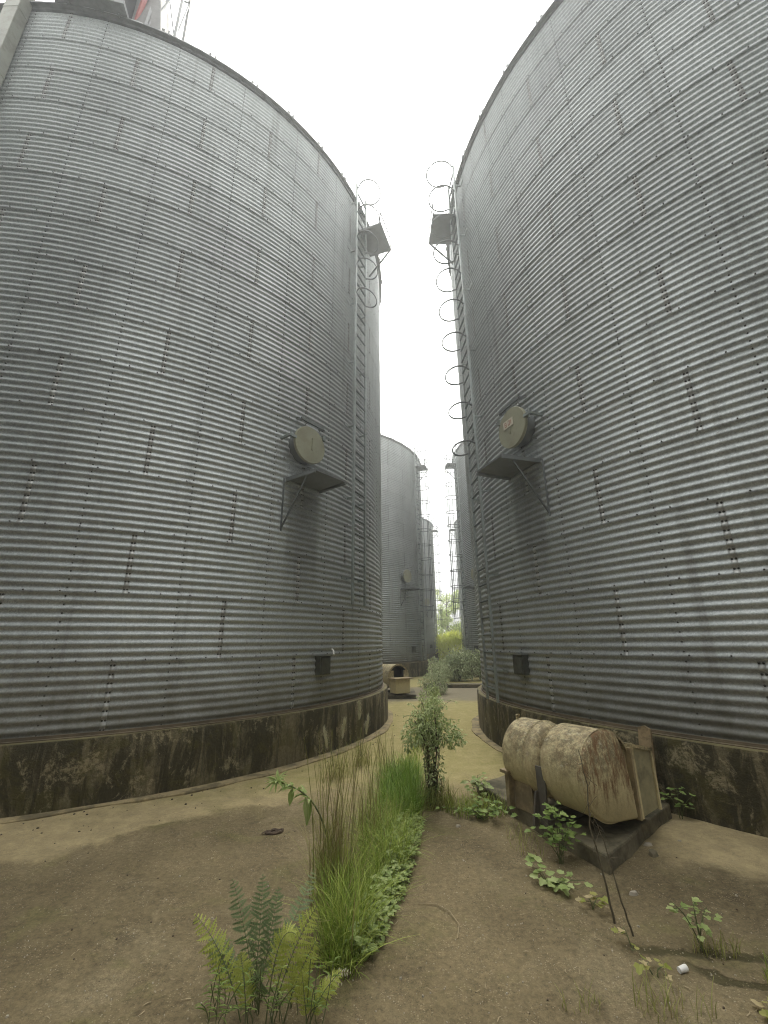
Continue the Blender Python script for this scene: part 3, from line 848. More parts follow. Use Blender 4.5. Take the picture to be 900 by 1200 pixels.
def leaf(mb, p, d, n, L, W, bend=.15):
    """pointed oval leaf folded along its midrib"""
    d = Vector(d).normalized(); s = d.cross(Vector(n)).normalized(); u = s.cross(d)
    p = Vector(p)
    V = [p, p + d * L * .35 + s * W / 2 + u * L * .08, p + d * L * .4, p + d * L * .35 - s * W / 2 + u * L * .08,
         p + d * L * .72 + s * W * .36 - u * L * bend * .2, p + d * L * .75 - u * L * bend * .5, p + d * L * .72 - s * W * .36 - u * L * bend * .2, p + d * L - u * L * bend]
    mb.add(V, [(0, 2, 1), (0, 3, 2), (1, 2, 5, 4), (2, 3, 6, 5), (4, 5, 7), (5, 6, 7)])

def lobed(mb, p, d, n, S):
    """broad five-lobed leaf, cupped"""
    d = Vector(d).normalized(); s = d.cross(Vector(n)).normalized(); u = s.cross(d); p = Vector(p)
    V = [p + d * S * .12]
    prof = [(-165, .35), (-130, .5), (-100, .42), (-72, .62), (-45, .45), (-22, .66), (0, .78), (22, .66), (45, .45), (72, .62), (100, .42), (130, .5), (165, .35)]
    for a, r in prof:
        r *= U(.9, 1.1); a = rad(a)
        q = r * S
        V.append(p + d * (S * .38 + q * math.cos(a)) + s * q * math.sin(a) + u * (S * .22 * (abs(math.sin(a)) * r) - .12 * S * max(0, math.cos(a)) * r))
    V.append(p + d * S * .38)
    k = len(prof)
    F = [(k + 1, i, i + 1) for i in range(1, k)] + [(0, 1, k + 1), (k, 0, k + 1)]
    mb.add(V, F)

def bez(a, c, b_, n):
    a, c, b_ = Vector(a), Vector(c), Vector(b_)
    return [a * (1 - t) ** 2 + c * (2 * t * (1 - t)) + b_ * t * t for t in [i / n for i in range(n + 1)]]

def frond(mb, st, a, c, tip, pl, side=None, n=25, start=.26, facing=(0, -.55, .85)):
    P = bez(a, c, tip, n)
    st.tube(P, [.0032 - .0022 * i / n for i in range(n + 1)], 5)
    f0 = Vector(facing).normalized()
    for i in range(int(n * start), n + 1):
        t = i / n; q = (t - start) / (1 - start)
        L = pl * (math.sin(PI * min(1, .18 + q * .82)) ** .7) * (1.0 if q < .95 else .6) + .006
        d = (P[min(i + 1, n)] - P[max(i - 1, 0)]).normalized()
        s = d.cross(f0).normalized()
        for sg in (-1, 1):
            dd = (s * sg + d * U(.3, .7) + f0 * U(-.5, .15)).normalized(); L0 = L; L = L * U(.75, 1.1)
            w = L * .12 + .002
            nrm = d.cross(dd); ss = (dd.cross(nrm)).normalized()
            p = P[i]; V = []
            for k, (u, ww) in enumerate(((0, .7), (.3, 1), (.6, .8), (.85, .45))):
                c_ = p + dd * L * u - f0 * L * .15 * u * u + d * L * .08 * u * u
                V += [c_ - ss * w * ww / 2, c_ + ss * w * ww / 2]
            V.append(p + dd * L - f0 * L * .16 + d * L * .1)
            mb.add(V, [(0, 1, 3, 2), (2, 3, 5, 4), (4, 5, 7, 6), (6, 7, 8)])
            for u in (.2, .38, .56, .74):       # small lobes
                for e in (-1, 1):
                    c_ = p + dd * L * u - f0 * L * .15 * u * u; lw = L * .115 * (1.15 - u) + .0015
                    mb.add([c_ - dd * lw * .5, c_ + dd * lw * .5, c_ + ss * e * (w * .5 + lw * 1.1) + dd * lw * .7], [(0, 1, 2)])
            L = L0

def plant(name, label, cat, base, parts, group=None):
    """parts: list of (part name, MB in world coords, material)"""
    parts = [p for p in parts if p[1].f]
    if len(parts) == 1:
        nm, mb, mt = parts[0]
        o = mb.build(name, mt, loc=base, local=False); return tag(o, label, cat, group)
    T = thing(name, label, cat, base, 0, group)
    for nm, mb, mt in parts:
        mb.v = [(p[0] - base[0], p[1] - base[1], p[2] - base[2]) for p in mb.v]
        mb.build(nm, mt, T)
    return T

# ------------------------------------------------------------------ grass strip in the joint of the slabs
line = [(2.75, -.30, .08), (3.0, -.27, .14), (3.4, -.20, .18), (3.9, -.10, .2), (4.4, -.02, .22), (5.0, .07, .24), (5.6, .16, .22), (6.3, .25, .18), (7.0, .36, .1), (9, .66, .06), (12, 1.12, .06), (16, 1.7, .08)]
def strip(y):
    for (a, b_) in zip(line[:-1], line[1:]):
        if y <= b_[0]:
            t = (y - a[0]) / (b_[0] - a[0]); return a[1] + (b_[1] - a[1]) * t, a[2] + (b_[2] - a[2]) * t
    return line[-1][1:]
b = MB()
for _ in range(4200):
    y = 2.85 + 4.0 * random.random(); c, w = strip(y)
    x = c + w * max(-1.15, min(1.15, random.gauss(0, .5)))
    h = U(.10, .24) * (1 + .35 * mnoise.noise((x * 3, y * 2, 1))) * (1.25 if y > 4.5 else 1.0)
    blade(b, (x, y, gz(x, y) - .005), U(0, 2 * PI), h * U(.7, 1.35), U(.2, 1.5), U(.004, .009))
for _ in range(900):
    y = 7 + 9 * random.random(); c, w = strip(y); x = c + w * random.gauss(0, .8)
    blade(b, (x, y, -.005), U(0, 2 * PI), U(.06, .22), U(.2, 1), U(.008, .014))
tag(b.build('grass_strip', M['grass']), 'green grass filling the long joint between the concrete slabs', 'grass', kind='stuff')

# dense dark tuft at the far end of the strip and mid tufts
def tuft(name, label, cat, cx, cy, rx, ry, n, h0, h1, mat, w=(.004, .007), lean=(.15, .8), group=None, extra=None):
    b = MB()
    for _ in range(n):
        r = math.sqrt(random.random()); t = U(0, 2 * PI)
        x, y = cx + rx * r * math.cos(t), cy + ry * r * math.sin(t)
        blade(b, (x, y, gz(x, y) - .005), U(0, 2 * PI), U(h0, h1), U(*lean), U(*w))
    parts = [('blades', b, M[mat])]
    if extra: parts += extra
    return plant(name, label, cat, (cx, cy, 0), parts, group)
gg = 'tufts of grass along the slab joint'
tuft('grass_tuft', 'thick dark green grass tuft at the far end of the joint, before the vine shrub', 'grass', .16, 5.55, .24, .75, 1900, .16, .46, 'grass_dark', (.004, .008), (.1, 1.3), group=gg)
tuft('grass_tuft', 'bright soft grass tuft in the middle of the joint', 'grass', -.02, 4.35, .22, .55, 900, .14, .42, 'grass', (.004, .008), (.2, 1.4), group=gg)
tuft('grass_tuft', 'olive grass clump with drooping blades behind the ferns', 'grass', -.27, 3.2, .13, .34, 520, .2, .52, 'grass', (.005, .009), (.2, 1.0), group=gg)

# small round-leaved ground weeds on the right of the strip
b = MB(); st = MB()
for _ in range(520):
    y = U(2.95, 4.9); c, w = strip(y); x = c + w * U(.3, 1.35)
    z = U(.02, .16) * (1 - .4 * abs(x - c) / w)
    st.tube([(x + U(-.01, .01), y + U(-.01, .01), gz(x, y) - .004), (x, y, z)], .0013, 3, cap=False)
    for k in range(random.randint(3, 5)):
        d = rnd_dir(-.15, .5); leaf(b, (x, y, z), d, (0, 0, 1), U(.026, .052), U(.018, .032))
plant('creeping_weed', 'low small leaved weed edging the right side of the grassy joint', 'weed', (strip(3.9)[0] + .1, 3.9, 0), [('leaves', b, M['leaf_pale']), ('stems', st, M['gstem'])])

# tall stalks
def stalks(name, label, cx, cy, rx, ry, n, h0, h1, nb, group):
    st = MB(); b = MB()
    for _ in range(n):
        x, y = cx + rx * random.gauss(0, .5), cy + ry * random.gauss(0, .5); h = U(h0, h1); lx, ly = U(-.16, .16) * h, U(-.12, .12) * h
        P = [(x + lx * t * t, y + ly * t * t, gz(x, y) - .005 + h * t) for t in (0, .3, .6, .85, 1)]
        st.tube(P, [.0028, .0024, .002, .0014, .0007], 4, cap=False)
        for k in range(6):        # thin seed head
            t = U(.72, 1); q = Vector((x + lx * t * t, y + ly * t * t, h * t))
            blade(b, q, U(0, 2 * PI), U(.03, .07), U(.15, .6), .003, seg=2)
        for k in range(3):
            t = U(.1, .55); q = Vector((x + lx * t * t, y + ly * t * t, h * t))
            blade(b, q, U(0, 2 * PI), U(.12, .3), U(.2, .7), U(.004, .006))
    for _ in range(nb):
        x, y = cx + rx * random.gauss(0, .5), cy + ry * random.gauss(0, .5)
        blade(b, (x, y, -.005), U(0, 2 * PI), U(.25, .62), U(.1, .6), U(.004, .007))
    return plant(name, label, 'grass', (cx, cy, 0), [('stalks', st, M['tallgrass']), ('blades', b, M['tallgrass'])], group)
tg = 'clumps of tall dry stalked grass'
stalks('tall_grass', 'tall brownish grass stalks rising beside the bent leafy stem', -.40, 3.58, .13, .16, 34, .6, 1.08, 420, tg)
stalks('tall_grass', 'sparse thin tall stalks behind the main tall grass clump, beside bright tuft', -.20, 4.5, .16, .3, 16, .55, .85, 90, tg)
stalks('tall_grass', 'short dry stalks left of the dark far grass tuft', .0, 6.3, .18, .3, 16, .4, .6, 60, tg)

# plumed grass in front of the left plinth
def plume(name, label, cx, cy, heads):
    b = MB(); pl = MB(); st = MB()
    for _ in range(140):
        blade(b, (cx + random.gauss(0, .09), cy + random.gauss(0, .09), -.005), U(0, 2 * PI), U(.2, .5), U(.1, .7), U(.004, .007))
    for (x, y, z) in heads:
        st.tube(bez((cx, cy, 0), (cx + (x - cx) * .3, cy, z * .6), (x, y, z), 6), .003, 4, cap=False)
        for _ in range(190):
            t = random.random(); q = Vector((x + (x - cx) * .4 * t + U(-.012, .012), y, z - .14 + .22 * t))
            a = U(0, 2 * PI); blade(pl, q, a, U(.08, .17) * (1 - .4 * t), U(.15, .62), .0045, seg=3)
    return plant(name, label, 'grass', (cx, cy, 0), [('blades', b, M['tallgrass']), ('stalks', st, M['gstem']), ('seed_heads', pl, M['plume'])], 'plumed grasses')
plume('plume_grass', 'silvery plumed grass with two fluffy heads before the left silo plinth', -.68, 6.3, [(-.80, 6.3, .50), (-.60, 6.35, .60)])
plume('plume_grass', 'taller pale plumed grass nearest the end of the left plinth', -.38, 6.9, [(-.40, 6.9, .74), (-.30, 6.9, .55)])

# bent stem with drooping leaves
b = MB(); st = MB()
P = bez((-.42, 3.66, 0), (-.40, 3.7, .62), (-.80, 3.5, .74), 14)
st.tube(P, [.009 - .0055 * i / 14 for i in range(15)], 6)
for i in range(9, 15):
    for k in range(4):
        d = rnd_dir(-.5, .6); d = (d + (P[i] - P[i - 1]).normalized() * .6).normalized()
        leaf(b, P[i], d, (0, 0, 1), U(.06, .13), U(.018, .034), .3)
for i, L in ((9, .16), (10, .19), (12, .12)):
    leaf(b, P[i], (U(-.2, .2), -.2, -1), (0, -1, 0), L, .045, .1)
for k in range(26):
    d = rnd_dir(-.2, .8); d.x -= .5; leaf(b, P[14], d, (0, 0, 1), U(.05, .11), U(.014, .024), .3)
plant('leaning_weed', 'single leafy stem bent over to the left with hanging wilted leaves', 'weed', (-.42, 3.66, 0), [('stem', st, M['gstem']), ('leaves', b, M['leaf_pale'])])

# ------------------------------------------------------------------ ferns
fg = 'ferns at the front edge'
b = MB(); st = MB(); B0 = (-.66, 2.68, 0)
for c, tip, L in (((-.74, 2.72, .3), (-.86, 2.82, .46), .06), ((-.66, 2.72, .3), (-.70, 2.84, .47), .068), ((-.60, 2.7, .3), (-.60, 2.8, .43), .062), ((-.8, 2.66, .22), (-.92, 2.7, .26), .07), ((-.5, 2.74, .3), (-.45, 3.1, .38), .07), ((-.62, 2.6, .2), (-.6, 2.5, .26), .07)):
    frond(b, st, (B0[0] + U(-.03, .03), B0[1] + U(-.03, .03), -.005), c, tip, L)
plant('fern', 'dark green fern with tall upright fronds, the largest by the grass', 'fern', B0, [('fronds', b, M['fern_dark']), ('stems', st, M['gstem'])], fg)
b = MB(); st = MB(); B1 = (-.60, 2.60, 0)
for a, c, tip, L in (((-.70, 2.6, 0), (-.80, 2.64, .25), (-.99, 2.66, .385), .07), ((-.56, 2.6, 0), (-.50, 2.62, .25), (-.37, 2.7, .40), .075), ((-.58, 2.58, 0), (-.56, 2.6, .40), (-.46, 2.6, .33), .06), ((-.5, 2.6, 0), (-.46, 2.62, .16), (-.36, 2.66, .28), .06), ((-.66, 2.58, 0), (-.7, 2.6, .15), (-.73, 2.62, .25), .055)):
    frond(b, st, (a[0], a[1], -.005), c, tip, L)
plant('fern', 'yellow green fern with arching fronds spread left and right', 'fern', B1, [('fronds', b, M['fern_lite']), ('stems', st, M['gstem'])], fg)
b = MB(); st = MB()
for a, c, tip, L in (((-.38, 2.56, 0), (-.34, 2.58, .12), (-.235, 2.62, .175), .05), ((-.38, 2.56, 0), (-.40, 2.56, .12), (-.42, 2.58, .2), .045)):
    frond(b, st, (a[0], a[1], -.005), c, tip, L)
plant('fern', 'smallest fern, short pale fronds at the foot of the grass, by the bottom edge', 'fern', (-.38, 2.56, 0), [('fronds', b, M['fern_lite']), ('stems', st, M['gstem'])], fg)
b = MB(); st = MB()
for _ in range(40):
    x, y = U(-.86, -.3), U(2.5, 2.72)
    P = bez((x, y, -.005), (x + U(-.03, .03), y, .08), (x + U(-.1, .1), y + U(-.05, .05), U(.08, .26)), 6)
    st.tube(P, .002, 4, cap=False)
    for i in (3, 4, 5, 6):
        for s in (-1, 1): leaf(b, P[i], (s * U(.5, 1), U(-.6, .6), U(-.1, .5)), (0, 0, 1), U(.02, .06), U(.004, .010), .25)
plant('undergrowth_weed', 'tangle of short dark weeds round the fern stems', 'weed', (-.6, 2.6, 0), [('leaves', b, M['leaf']), ('stems', st, M['gstem'])])

# pale dead curled fronds under the grass clump
b = MB(); st = MB()
frond(b, st, (-.34, 2.78, 0), (-.36, 2.74, .09), (-.24, 2.70, .08), .028, n=14, start=.2)
frond(b, st, (-.30, 2.80, 0), (-.30, 2.76, .10), (-.20, 2.74, .10), .022, n=12, start=.2)
plant('dead_frond', 'small curled dead white frond under the grass clump', 'dead fern', (-.33, 2.78, 0), [('leaflets', b, M['plume']), ('stem', st, M['straw'])])

# ------------------------------------------------------------------ leafy plants
def clump(mb, c, r, n, L, W, up=(0, 0, 1), dens=.36):
    c = Vector(c)
    for _ in range(n):
        d = rnd_dir(); q = random.random() ** dens
        p = c + Vector((d.x * r[0], d.y * r[1], d.z * r[2])) * q
        dd = (d * .8 + rnd_dir() * .9 + Vector((0, 0, -.15))).normalized()
        leaf(mb, p, dd, (rnd_dir() + Vector(up) * 1.3).normalized(), U(.7, 1.3) * L, U(.7, 1.3) * W)

# vine-covered shrub in the joint
b = MB(); vn = MB(); tr = MB()
SX, SY = .50, 5.35
for k in range(5):
    x, y = SX + U(-.05, .05), SY + U(-.05, .05)
    tr.tube([(x, y, -.01), (x + U(-.03, .03), y, .3), (x + U(-.05, .05), y + U(-.04, .04), .55), (x + U(-.2, .2), y + U(-.15, .15), U(.75, .95))], [.014, .011, .009, .004], 5)
for k in range(20):
    a = U(0, 2 * PI); r = U(.03, .1)
    P = [(SX + r * math.cos(a + t * 2.4) * U(.7, 1.2), SY + r * math.sin(a + t * 2.4), .6 * t) for t in [i / 8 for i in range(9)]]
    tr.tube(P, .0035, 4, cap=False)
clump(vn, (SX + .02, SY, .16), (.09, .09, .18), 170, .04, .016); clump(vn, (SX - .02, SY, .42), (.07, .07, .16), 130, .04, .016); clump(b, (SX + .03, SY - .04, .38), (.12, .1, .28), 230, .042, .018)
for k in range(60):
    blade(vn, (SX + random.gauss(0, .07), SY + random.gauss(0, .07), -.01), U(0, 2 * PI), U(.15, .4), U(.1, .6), .006)
for c, r, n in (((SX - .02, SY, .84), (.22, .2, .17), 380), ((SX - .15, SY - .04, .72), (.18, .17, .12), 260), ((SX + .18, SY, .70), (.2, .18, .13), 320), ((SX + .05, SY, 1.0), (.09, .09, .1), 90), ((SX - .25, SY, .62), (.07, .1, .1), 70), ((SX + .30, SY + .02, .62), (.1, .1, .09), 90), ((SX, SY - .05, .60), (.12, .12, .08), 110)):
    clump(b, c, r, n, .046, .02)
for k in range(34):                 # loose sprigs that break the outline
    a = U(0, 2 * PI); e = Vector((SX + U(.15, .36) * math.cos(a), SY + U(.15, .3) * math.sin(a), U(.6, 1.08)))
    P = bez((SX + U(-.06, .06), SY, U(.5, .8)), (SX + .5 * (e.x - SX), SY, e.z + .06), e, 6); tr.tube(P, .0018, 3, cap=False)
    for i in range(2, 7):
        for q in range(3): leaf(b, P[i], rnd_dir(-.5, .5), (0, 0, 1), U(.03, .055), U(.012, .022), .3)
plant('vine_shrub', 'upright shrub wrapped in dry vines with a pale leafy crown in the joint', 'shrub', (SX, SY, 0), [('trunk', tr, M['bark']), ('vine', vn, M['vine']), ('crown', b, M['shrub'])])
tuft('grass_tuft', 'coarse grass ring round the foot of the vine shrub', 'grass', .52, 5.3, .2, .16, 420, .1, .34, 'tallgrass', (.004, .008), group=gg)

def bush(name, label, cat, base, blobs, L, W, mat, stems=6, group=None, stalk=.012, smat='bark'):
    b = MB(); tr = MB()
    for c, r, n in blobs:
        c = (base[0] + c[0], base[1] + c[1], c[2]); clump(b, c, r, n, L, W)
        for k in range(max(1, stems // len(blobs))):
            e = Vector(c) + Vector((U(-1, 1) * r[0], U(-1, 1) * r[1], U(-.3, .9) * r[2])) * .7
            tr.tube(bez((base[0] + U(-.1, .1) * r[0], base[1] + U(-.1, .1) * r[1], -.02), (base[0] + (e.x - base[0]) * .3, base[1], e.z * .6), e, 6), [stalk * (1 - .13 * i) for i in range(7)], 5)
    return plant(name, label, cat, base, [('stems', tr, M[smat]), ('foliage', b, M[mat])], group)
# weeds in the joint, farther and farther
wg = 'leafy weeds growing along the joint'
bush('tall_weed', 'pale leafy weed right behind the vine shrub', 'weed', (.80, 8.3, 0), [((0, 0, .34), (.2, .22, .26), 160), ((.08, .05, .62), (.12, .14, .16), 50), ((-.12, 0, .2), (.22, .2, .18), 90)], .08, .035, 'leaf_pale', 8, wg, .008, 'gstem')
bush('tall_weed', 'grey green weed clump in the joint beyond the vine shrub', 'weed', (1.10, 11.4, 0), [((0, 0, .32), (.3, .3, .3), 300), ((.1, 0, .55), (.14, .2, .16), 80)], .09, .03, 'shrub', 8, wg, .008, 'gstem')
bush('tall_weed', 'feathery weed clump beside the open ended blower', 'weed', (1.75, 15.6, 0), [((0, 0, .38), (.42, .5, .38), 420), ((.2, .3, .7), (.2, .3, .25), 120), ((-.3, .3, .3), (.35, .4, .28), 180)], .13, .035, 'bush', 10, wg, .01, 'gstem')
bush('tall_weed', 'weed clump near the second left silo plinth', 'weed', (2.3, 19.2, 0), [((0, 0, .45), (.5, .5, .42), 420), ((-.2, .3, .8), (.25, .3, .25), 120)], .15, .045, 'bush', 10, wg, .01, 'gstem')

# grey-green bushes across the gap
bg = 'bushes growing across the far gap'
bush('bush', 'broad grey green bush across the gap behind the kerb', 'bush', (3.35, 20.6, 0), [((0, 0, .55), (.95, .7, .55), 1200), ((.4, .2, .95), (.5, .5, .35), 420), ((-.5, 0, .45), (.6, .6, .42), 450), ((-.2, 0, 1.0), (.3, .4, .28), 220)], .16, .055, 'bush', 16, bg, .02)
bush('bush', 'grey green bush tucked against the right silo, right of the broad one', 'bush', (4.75, 20.9, 0), [((0, 0, .6), (.7, .6, .6), 900), ((-.2, .2, 1.05), (.4, .4, .35), 320)], .15, .05, 'bush', 12, bg, .02)
bush('bush', 'darker loose bush standing farther behind the broad grey green one', 'bush', (4.9, 26.5, 0), [((0, 0, .6), (1.0, 1, .6), 900), ((.3, .2, 1.1), (.6, .6, .35), 350)], .18, .06, 'bush', 12, bg, .02)
bush('bush', 'sunny yellow green bush filling the foot of the gap', 'bush', (5.9, 41, 0), [((0, 0, 1.3), (2.3, 1.5, 1.2), 2600), ((.6, 0, 2.1), (1.2, 1, .55), 900), ((-1.2, 0, 1.7), (1.2, 1, .6), 800)], .24, .1, 'bush_yel', 14, bg, .03)
bush('bush', 'second yellow green bush farther right, behind the right row', 'bush', (10.5, 46, 0), [((0, 0, 1.3), (2.6, 1.8, 1.3), 1800), ((1, 0, 2.0), (1.3, 1, .7), 600)], .26, .11, 'bush_yel', 12, bg, .03)
bush('bush', 'third yellow green bush farther left, behind the left row', 'bush', (2.2, 52, 0), [((0, 0, 1.3), (2.4, 1.8, 1.3), 1600), ((-.8, 0, 2.0), (1.3, 1, .7), 500)], .28, .12, 'bush_yel', 12, bg, .03)

def tree(label, x, y, H, W, n, group):
    b = MB(); tr = MB()
    tr.tube([(x, y, -.05), (x + .1, y, H * .3), (x - .05, y + .1, H * .6), (x + .1, y, H * .92)], [.02 * H, .016 * H, .01 * H, .003 * H], 8)
    for k in range(22):
        t = U(.22, .95); a = U(0, 2 * PI); r = W * (.35 + .65 * math.sin(PI * min(1, t * .9))) * U(.35, 1) * .55
        z0 = H * t * .85; e = Vector((x + r * math.cos(a), y + r * math.sin(a), H * t + U(0, .06) * H))
        P = bez((x, y, z0), (x + r * .5 * math.cos(a), y + r * .5 * math.sin(a), z0 + .02 * H), e, 5)
        tr.tube(P, [.006 * H * (1 - .16 * i) for i in range(6)], 5)
        for q in range(3):
            c = P[3 + q % 3] + Vector((U(-.4, .4), U(-.4, .4), U(-.3, .4)))
            s = U(.35, .8) * W * .2
            clump(b, c, (s, s, s * .6), n // 66, .32, .12)
    return plant('tree', label, 'tree', (x, y, 0), [('trunk', tr, M['bark']), ('crown', b, M['tree'])], group)
tgp = 'loose crowned trees beyond the silos'
tree('tall airy tree in the gap, sky showing through its crown', 8.0, 56, 8.6, 5.0, 4200, tgp)
tree('tree right of the gap, its crown partly behind the right row', 12.2, 60, 9.0, 5.5, 3600, tgp)
tree('tree left of the gap, behind the left row', 4.2, 62, 7.5, 5.0, 3000, tgp)
tree('far right tree, hidden behind the right row from the path', 17.5, 64, 9.0, 6, 2400, tgp)

# ------------------------------------------------------------------ low plants at the right
def lobed_plant(name, label, base, stems, mat, S, group=None, smat='gstem'):
    b = MB(); st = MB()
    for (dx, dy, h, n) in stems:
        tip = (base[0] + dx, base[1] + dy, h)
        P = bez((base[0] + U(-.02, .02), base[1] + U(-.02, .02), -.005), (base[0] + dx * .3, base[1] + dy * .3, h * .75), tip, 8)
        st.tube(P, [.004 - .0003 * i for i in range(9)], 5)
        for k in range(n):
            i = random.randint(3, 8); d = rnd_dir(-.1, .45); q = P[i] + d * U(.02, .06)
            st.tube([P[i], q], .0014, 3, cap=False)
            lobed(b, q, (d.x, d.y, U(-.3, .25)), (U(-.3, .3), U(-.5, .1), 1), U(.65, 1.2) * S)
    return plant(name, label, 'weed', base, [('stems', st, M[smat]), ('leaves', b, M[mat])], group)
lg = 'broad leaved weeds by the blower pad'
lobed_plant('leafy_weed', 'tallest broad leaved weed in front of the blower drum', (1.38, 4.05, 0), [(.0, 0, .40, 16), (.12, -.05, .30, 12), (-.1, 0, .30, 12), (.17, 0, .2, 9), (-.17, .05, .2, 9), (.02, -.1, .22, 9), (.08, .08, .34, 9)], 'leaf', .05, lg)
lobed_plant('leafy_weed', 'flat trailing weed with pale lobed leaves below the tall leafy one', (1.15, 3.72, 0), [(-.02, .0, .08, 5), (.10, -.1, .07, 7), (.16, -.17, .06, 6), (-.06, .15, .09, 6), (.25, -.08, .07, 5)], 'leaf_pale', .062, lg)
lobed_plant('leafy_weed', 'wide low patch of broad weed left of the blower legs', (.95, 4.95, 0), [(-.2, .05, .12, 9), (-.38, .08, .08, 8), (.12, -.02, .15, 9), (0, .05, .16, 10), (.2, -.15, .13, 9), (-.1, -.1, .1, 8), (.3, -.3, .13, 8)], 'leaf', .05, lg)
tuft('grass_tuft', 'grass mixed into the weed patch beside the blower pad', 'grass', .92, 5.1, .32, .2, 420, .08, .26, 'grass', group=gg)
tuft('grass_tuft', 'thin grass at the near foot of the blower pad', 'grass', 1.2, 4.35, .14, .3, 70, .06, .18, 'tallgrass', group=gg)
yg = 'small yellowing weeds on the right slab'
lobed_plant('yellow_weed', 'small yellowing weed at the foot of the two dry stems', (1.36, 3.44, 0), [(-.03, 0, .06, 5), (.04, .03, .05, 4)], 'leaf_yel', .055, yg)
lobed_plant('yellow_weed', 'yellow weed with one dried leaf, between the stems and the white cup', (1.39, 3.06, 0), [(.0, .05, .08, 4), (-.02, -.06, .03, 2)], 'leaf_yel', .038, yg)
lobed_plant('yellow_weed', 'brightest yellow green weed, nearest left of the white cup', (1.40, 2.86, 0), [(-.05, .04, .05, 5), (.04, -.02, .05, 4)], 'leaf_yel', .042, yg)
lobed_plant('yellow_weed', 'yellow leaf weed at the bottom right corner', (1.76, 2.55, 0), [(.0, .0, .05, 4), (.08, .02, .04, 3)], 'leaf_yel', .042, yg)
lobed_plant('leafy_weed', 'upright weed hiding the left corner of the blower pad', (1.02, 5.42, 0), [(0, 0, .26, 12), (.1, .02, .2, 9), (-.1, .05, .2, 10), (.05, -.1, .18, 9)], 'leaf_pale', .06, lg)
lobed_plant('leafy_weed', 'lone pale weed growing from the mossy crack at the right', (1.80, 3.07, 0), [(-.13, .0, .22, 7), (.0, 0, .2, 9), (.09, .02, .18, 8), (.03, .05, .12, 7)], 'leaf_pale', .036, lg)
lobed_plant('leafy_weed', 'small weed sprouting against the right silo plinth, right of the plank', (2.92, 4.90, 0), [(.0, .0, .28, 10), (-.1, -.03, .2, 7), (.1, -.06, .2, 7)], 'leaf', .05, lg)
tuft('grass_tuft', 'thin grass along the crack at the bottom right edge', 'grass', 1.36, 2.62, .2, .1, 70, .05, .2, 'tallgrass', group=gg)
tuft('grass_tuft', 'green grass at the right end of the mossy crack', 'grass', 2.05, 2.75, .12, .12, 160, .05, .14, 'grass', group=gg)
tuft('grass_tuft', 'thin seedling grass under the lone crack weed', 'grass', 1.85, 3.02, .14, .06, 60, .05, .16, 'tallgrass', group=gg)
tuft('grass_tuft', 'stray thin grass below the stick at the bottom', 'grass', .95, 2.66, .12, .06, 26, .05, .13, 'tallgrass', group=gg)

# two dry stems rising in front of the blower
for lab, P, rr in (('taller dry vine stem rising in front of the rusty blower end', [(1.42, 3.30, -.01), (1.40, 3.32, .25), (1.36, 3.34, .5), (1.385, 3.34, .75), (1.36, 3.36, .96)], .0075),
                   ('shorter dry vine stem standing right of the taller one', [(1.47, 3.18, -.01), (1.43, 3.2, .2), (1.40, 3.24, .45), (1.36, 3.26, .60)], .0065)):
    b = MB(); tw = MB()
    Q = []
    for i in range(len(P) - 1):
        for k in range(5): Q.append(Vector(P[i]).lerp(Vector(P[i + 1]), k / 5) + Vector((U(-.004, .004), U(-.004, .004), 0)))
    Q.append(Vector(P[-1]))
    b.tube(Q, [rr * (1 - .75 * i / len(Q)) for i in range(len(Q))], 6)
    for k in range(9):
        i = random.randint(len(Q) // 2, len(Q) - 1); tw.tube(bez(Q[i], Q[i] + rnd_dir() * .03, Q[i] + Vector((U(-.08, .08), U(-.04, .04), U(-.12, .08))), 4), .0016, 4, cap=False)
    plant('dry_stem', lab, 'dead stem', P[0], [('stalk', b, M['stem']), ('twigs', tw, M['stem'])], 'dry stems before the blower')

# ------------------------------------------------------------------ litter
def at0(o, label, cat, group=None): return tag(o, label, cat, group)
b = MB(); b.lathe_x([(-.028, 0), (-.028, .013), (.02, .0155), (.026, .014), (.026, 0)], 0, .0145, 20)
o = sharp(b.build('bottle_cap', M['white'], loc=(1.57, 2.88, gz(1.57, 2.88)), rz=rad(20))); tag(o, 'small white plastic tube lying on the slab at the lower right', 'litter')
b = MB()
for k in range(14):
    t = k / 13 * 2.6 * PI / 2; 
P = [(.075 * math.cos(t) * (1 + .1 * math.sin(3 * t)), .04 * math.sin(t), .008 + .004 * math.sin(5 * t)) for t in [2 * PI * i / 22 for i in range(23)]]
b.tube(P, [.010 + .005 * abs(math.sin(i * .9)) for i in range(23)], 6)
for k in range(10):
    leaf(b, (U(-.05, .05), U(-.03, .03), .010), rnd_dir(-.1, .2), (0, 0, 1), U(.05, .08), U(.02, .03), .3)
o = b.build('dead_leaf', M['dead'], loc=(-1.07, 4.68, gz(-1.07, 4.68)), rz=.3); tag(o, 'dark curled dead leaf on the left slab, left of the tall grass', 'leaf', 'dead leaves')
for (x, y, lab, mt) in ((-1.25, 3.33, 'small dead leaf with a pale tip alone on the left slab', 'dead'), (-1.45, 4.15, 'pale dry leaf lying flat farther up the left slab', 'straw')):
    b = MB(); leaf(b, (0, 0, .006), (1, .3, .1), (0, 0, 1), .06, .02, .2); leaf(b, (.0, 0, .006), (.8, .5, .2), (0, 0, 1), .05, .018, .3)
    o = b.build('dead_leaf', M[mt], loc=(x, y, gz(x, y)), rz=U(0, 6)); tag(o, lab, 'leaf', 'dead leaves')
b = MB(); P = [(.20, 3.52, .006), (.32, 3.50, .014), (.40, 3.40, .02), (.44, 3.28, .014), (.41, 3.16, .008)]
Q = []
for i in range(4):
    for k in range(4): Q.append(Vector(P[i]).lerp(Vector(P[i + 1]), k / 4))
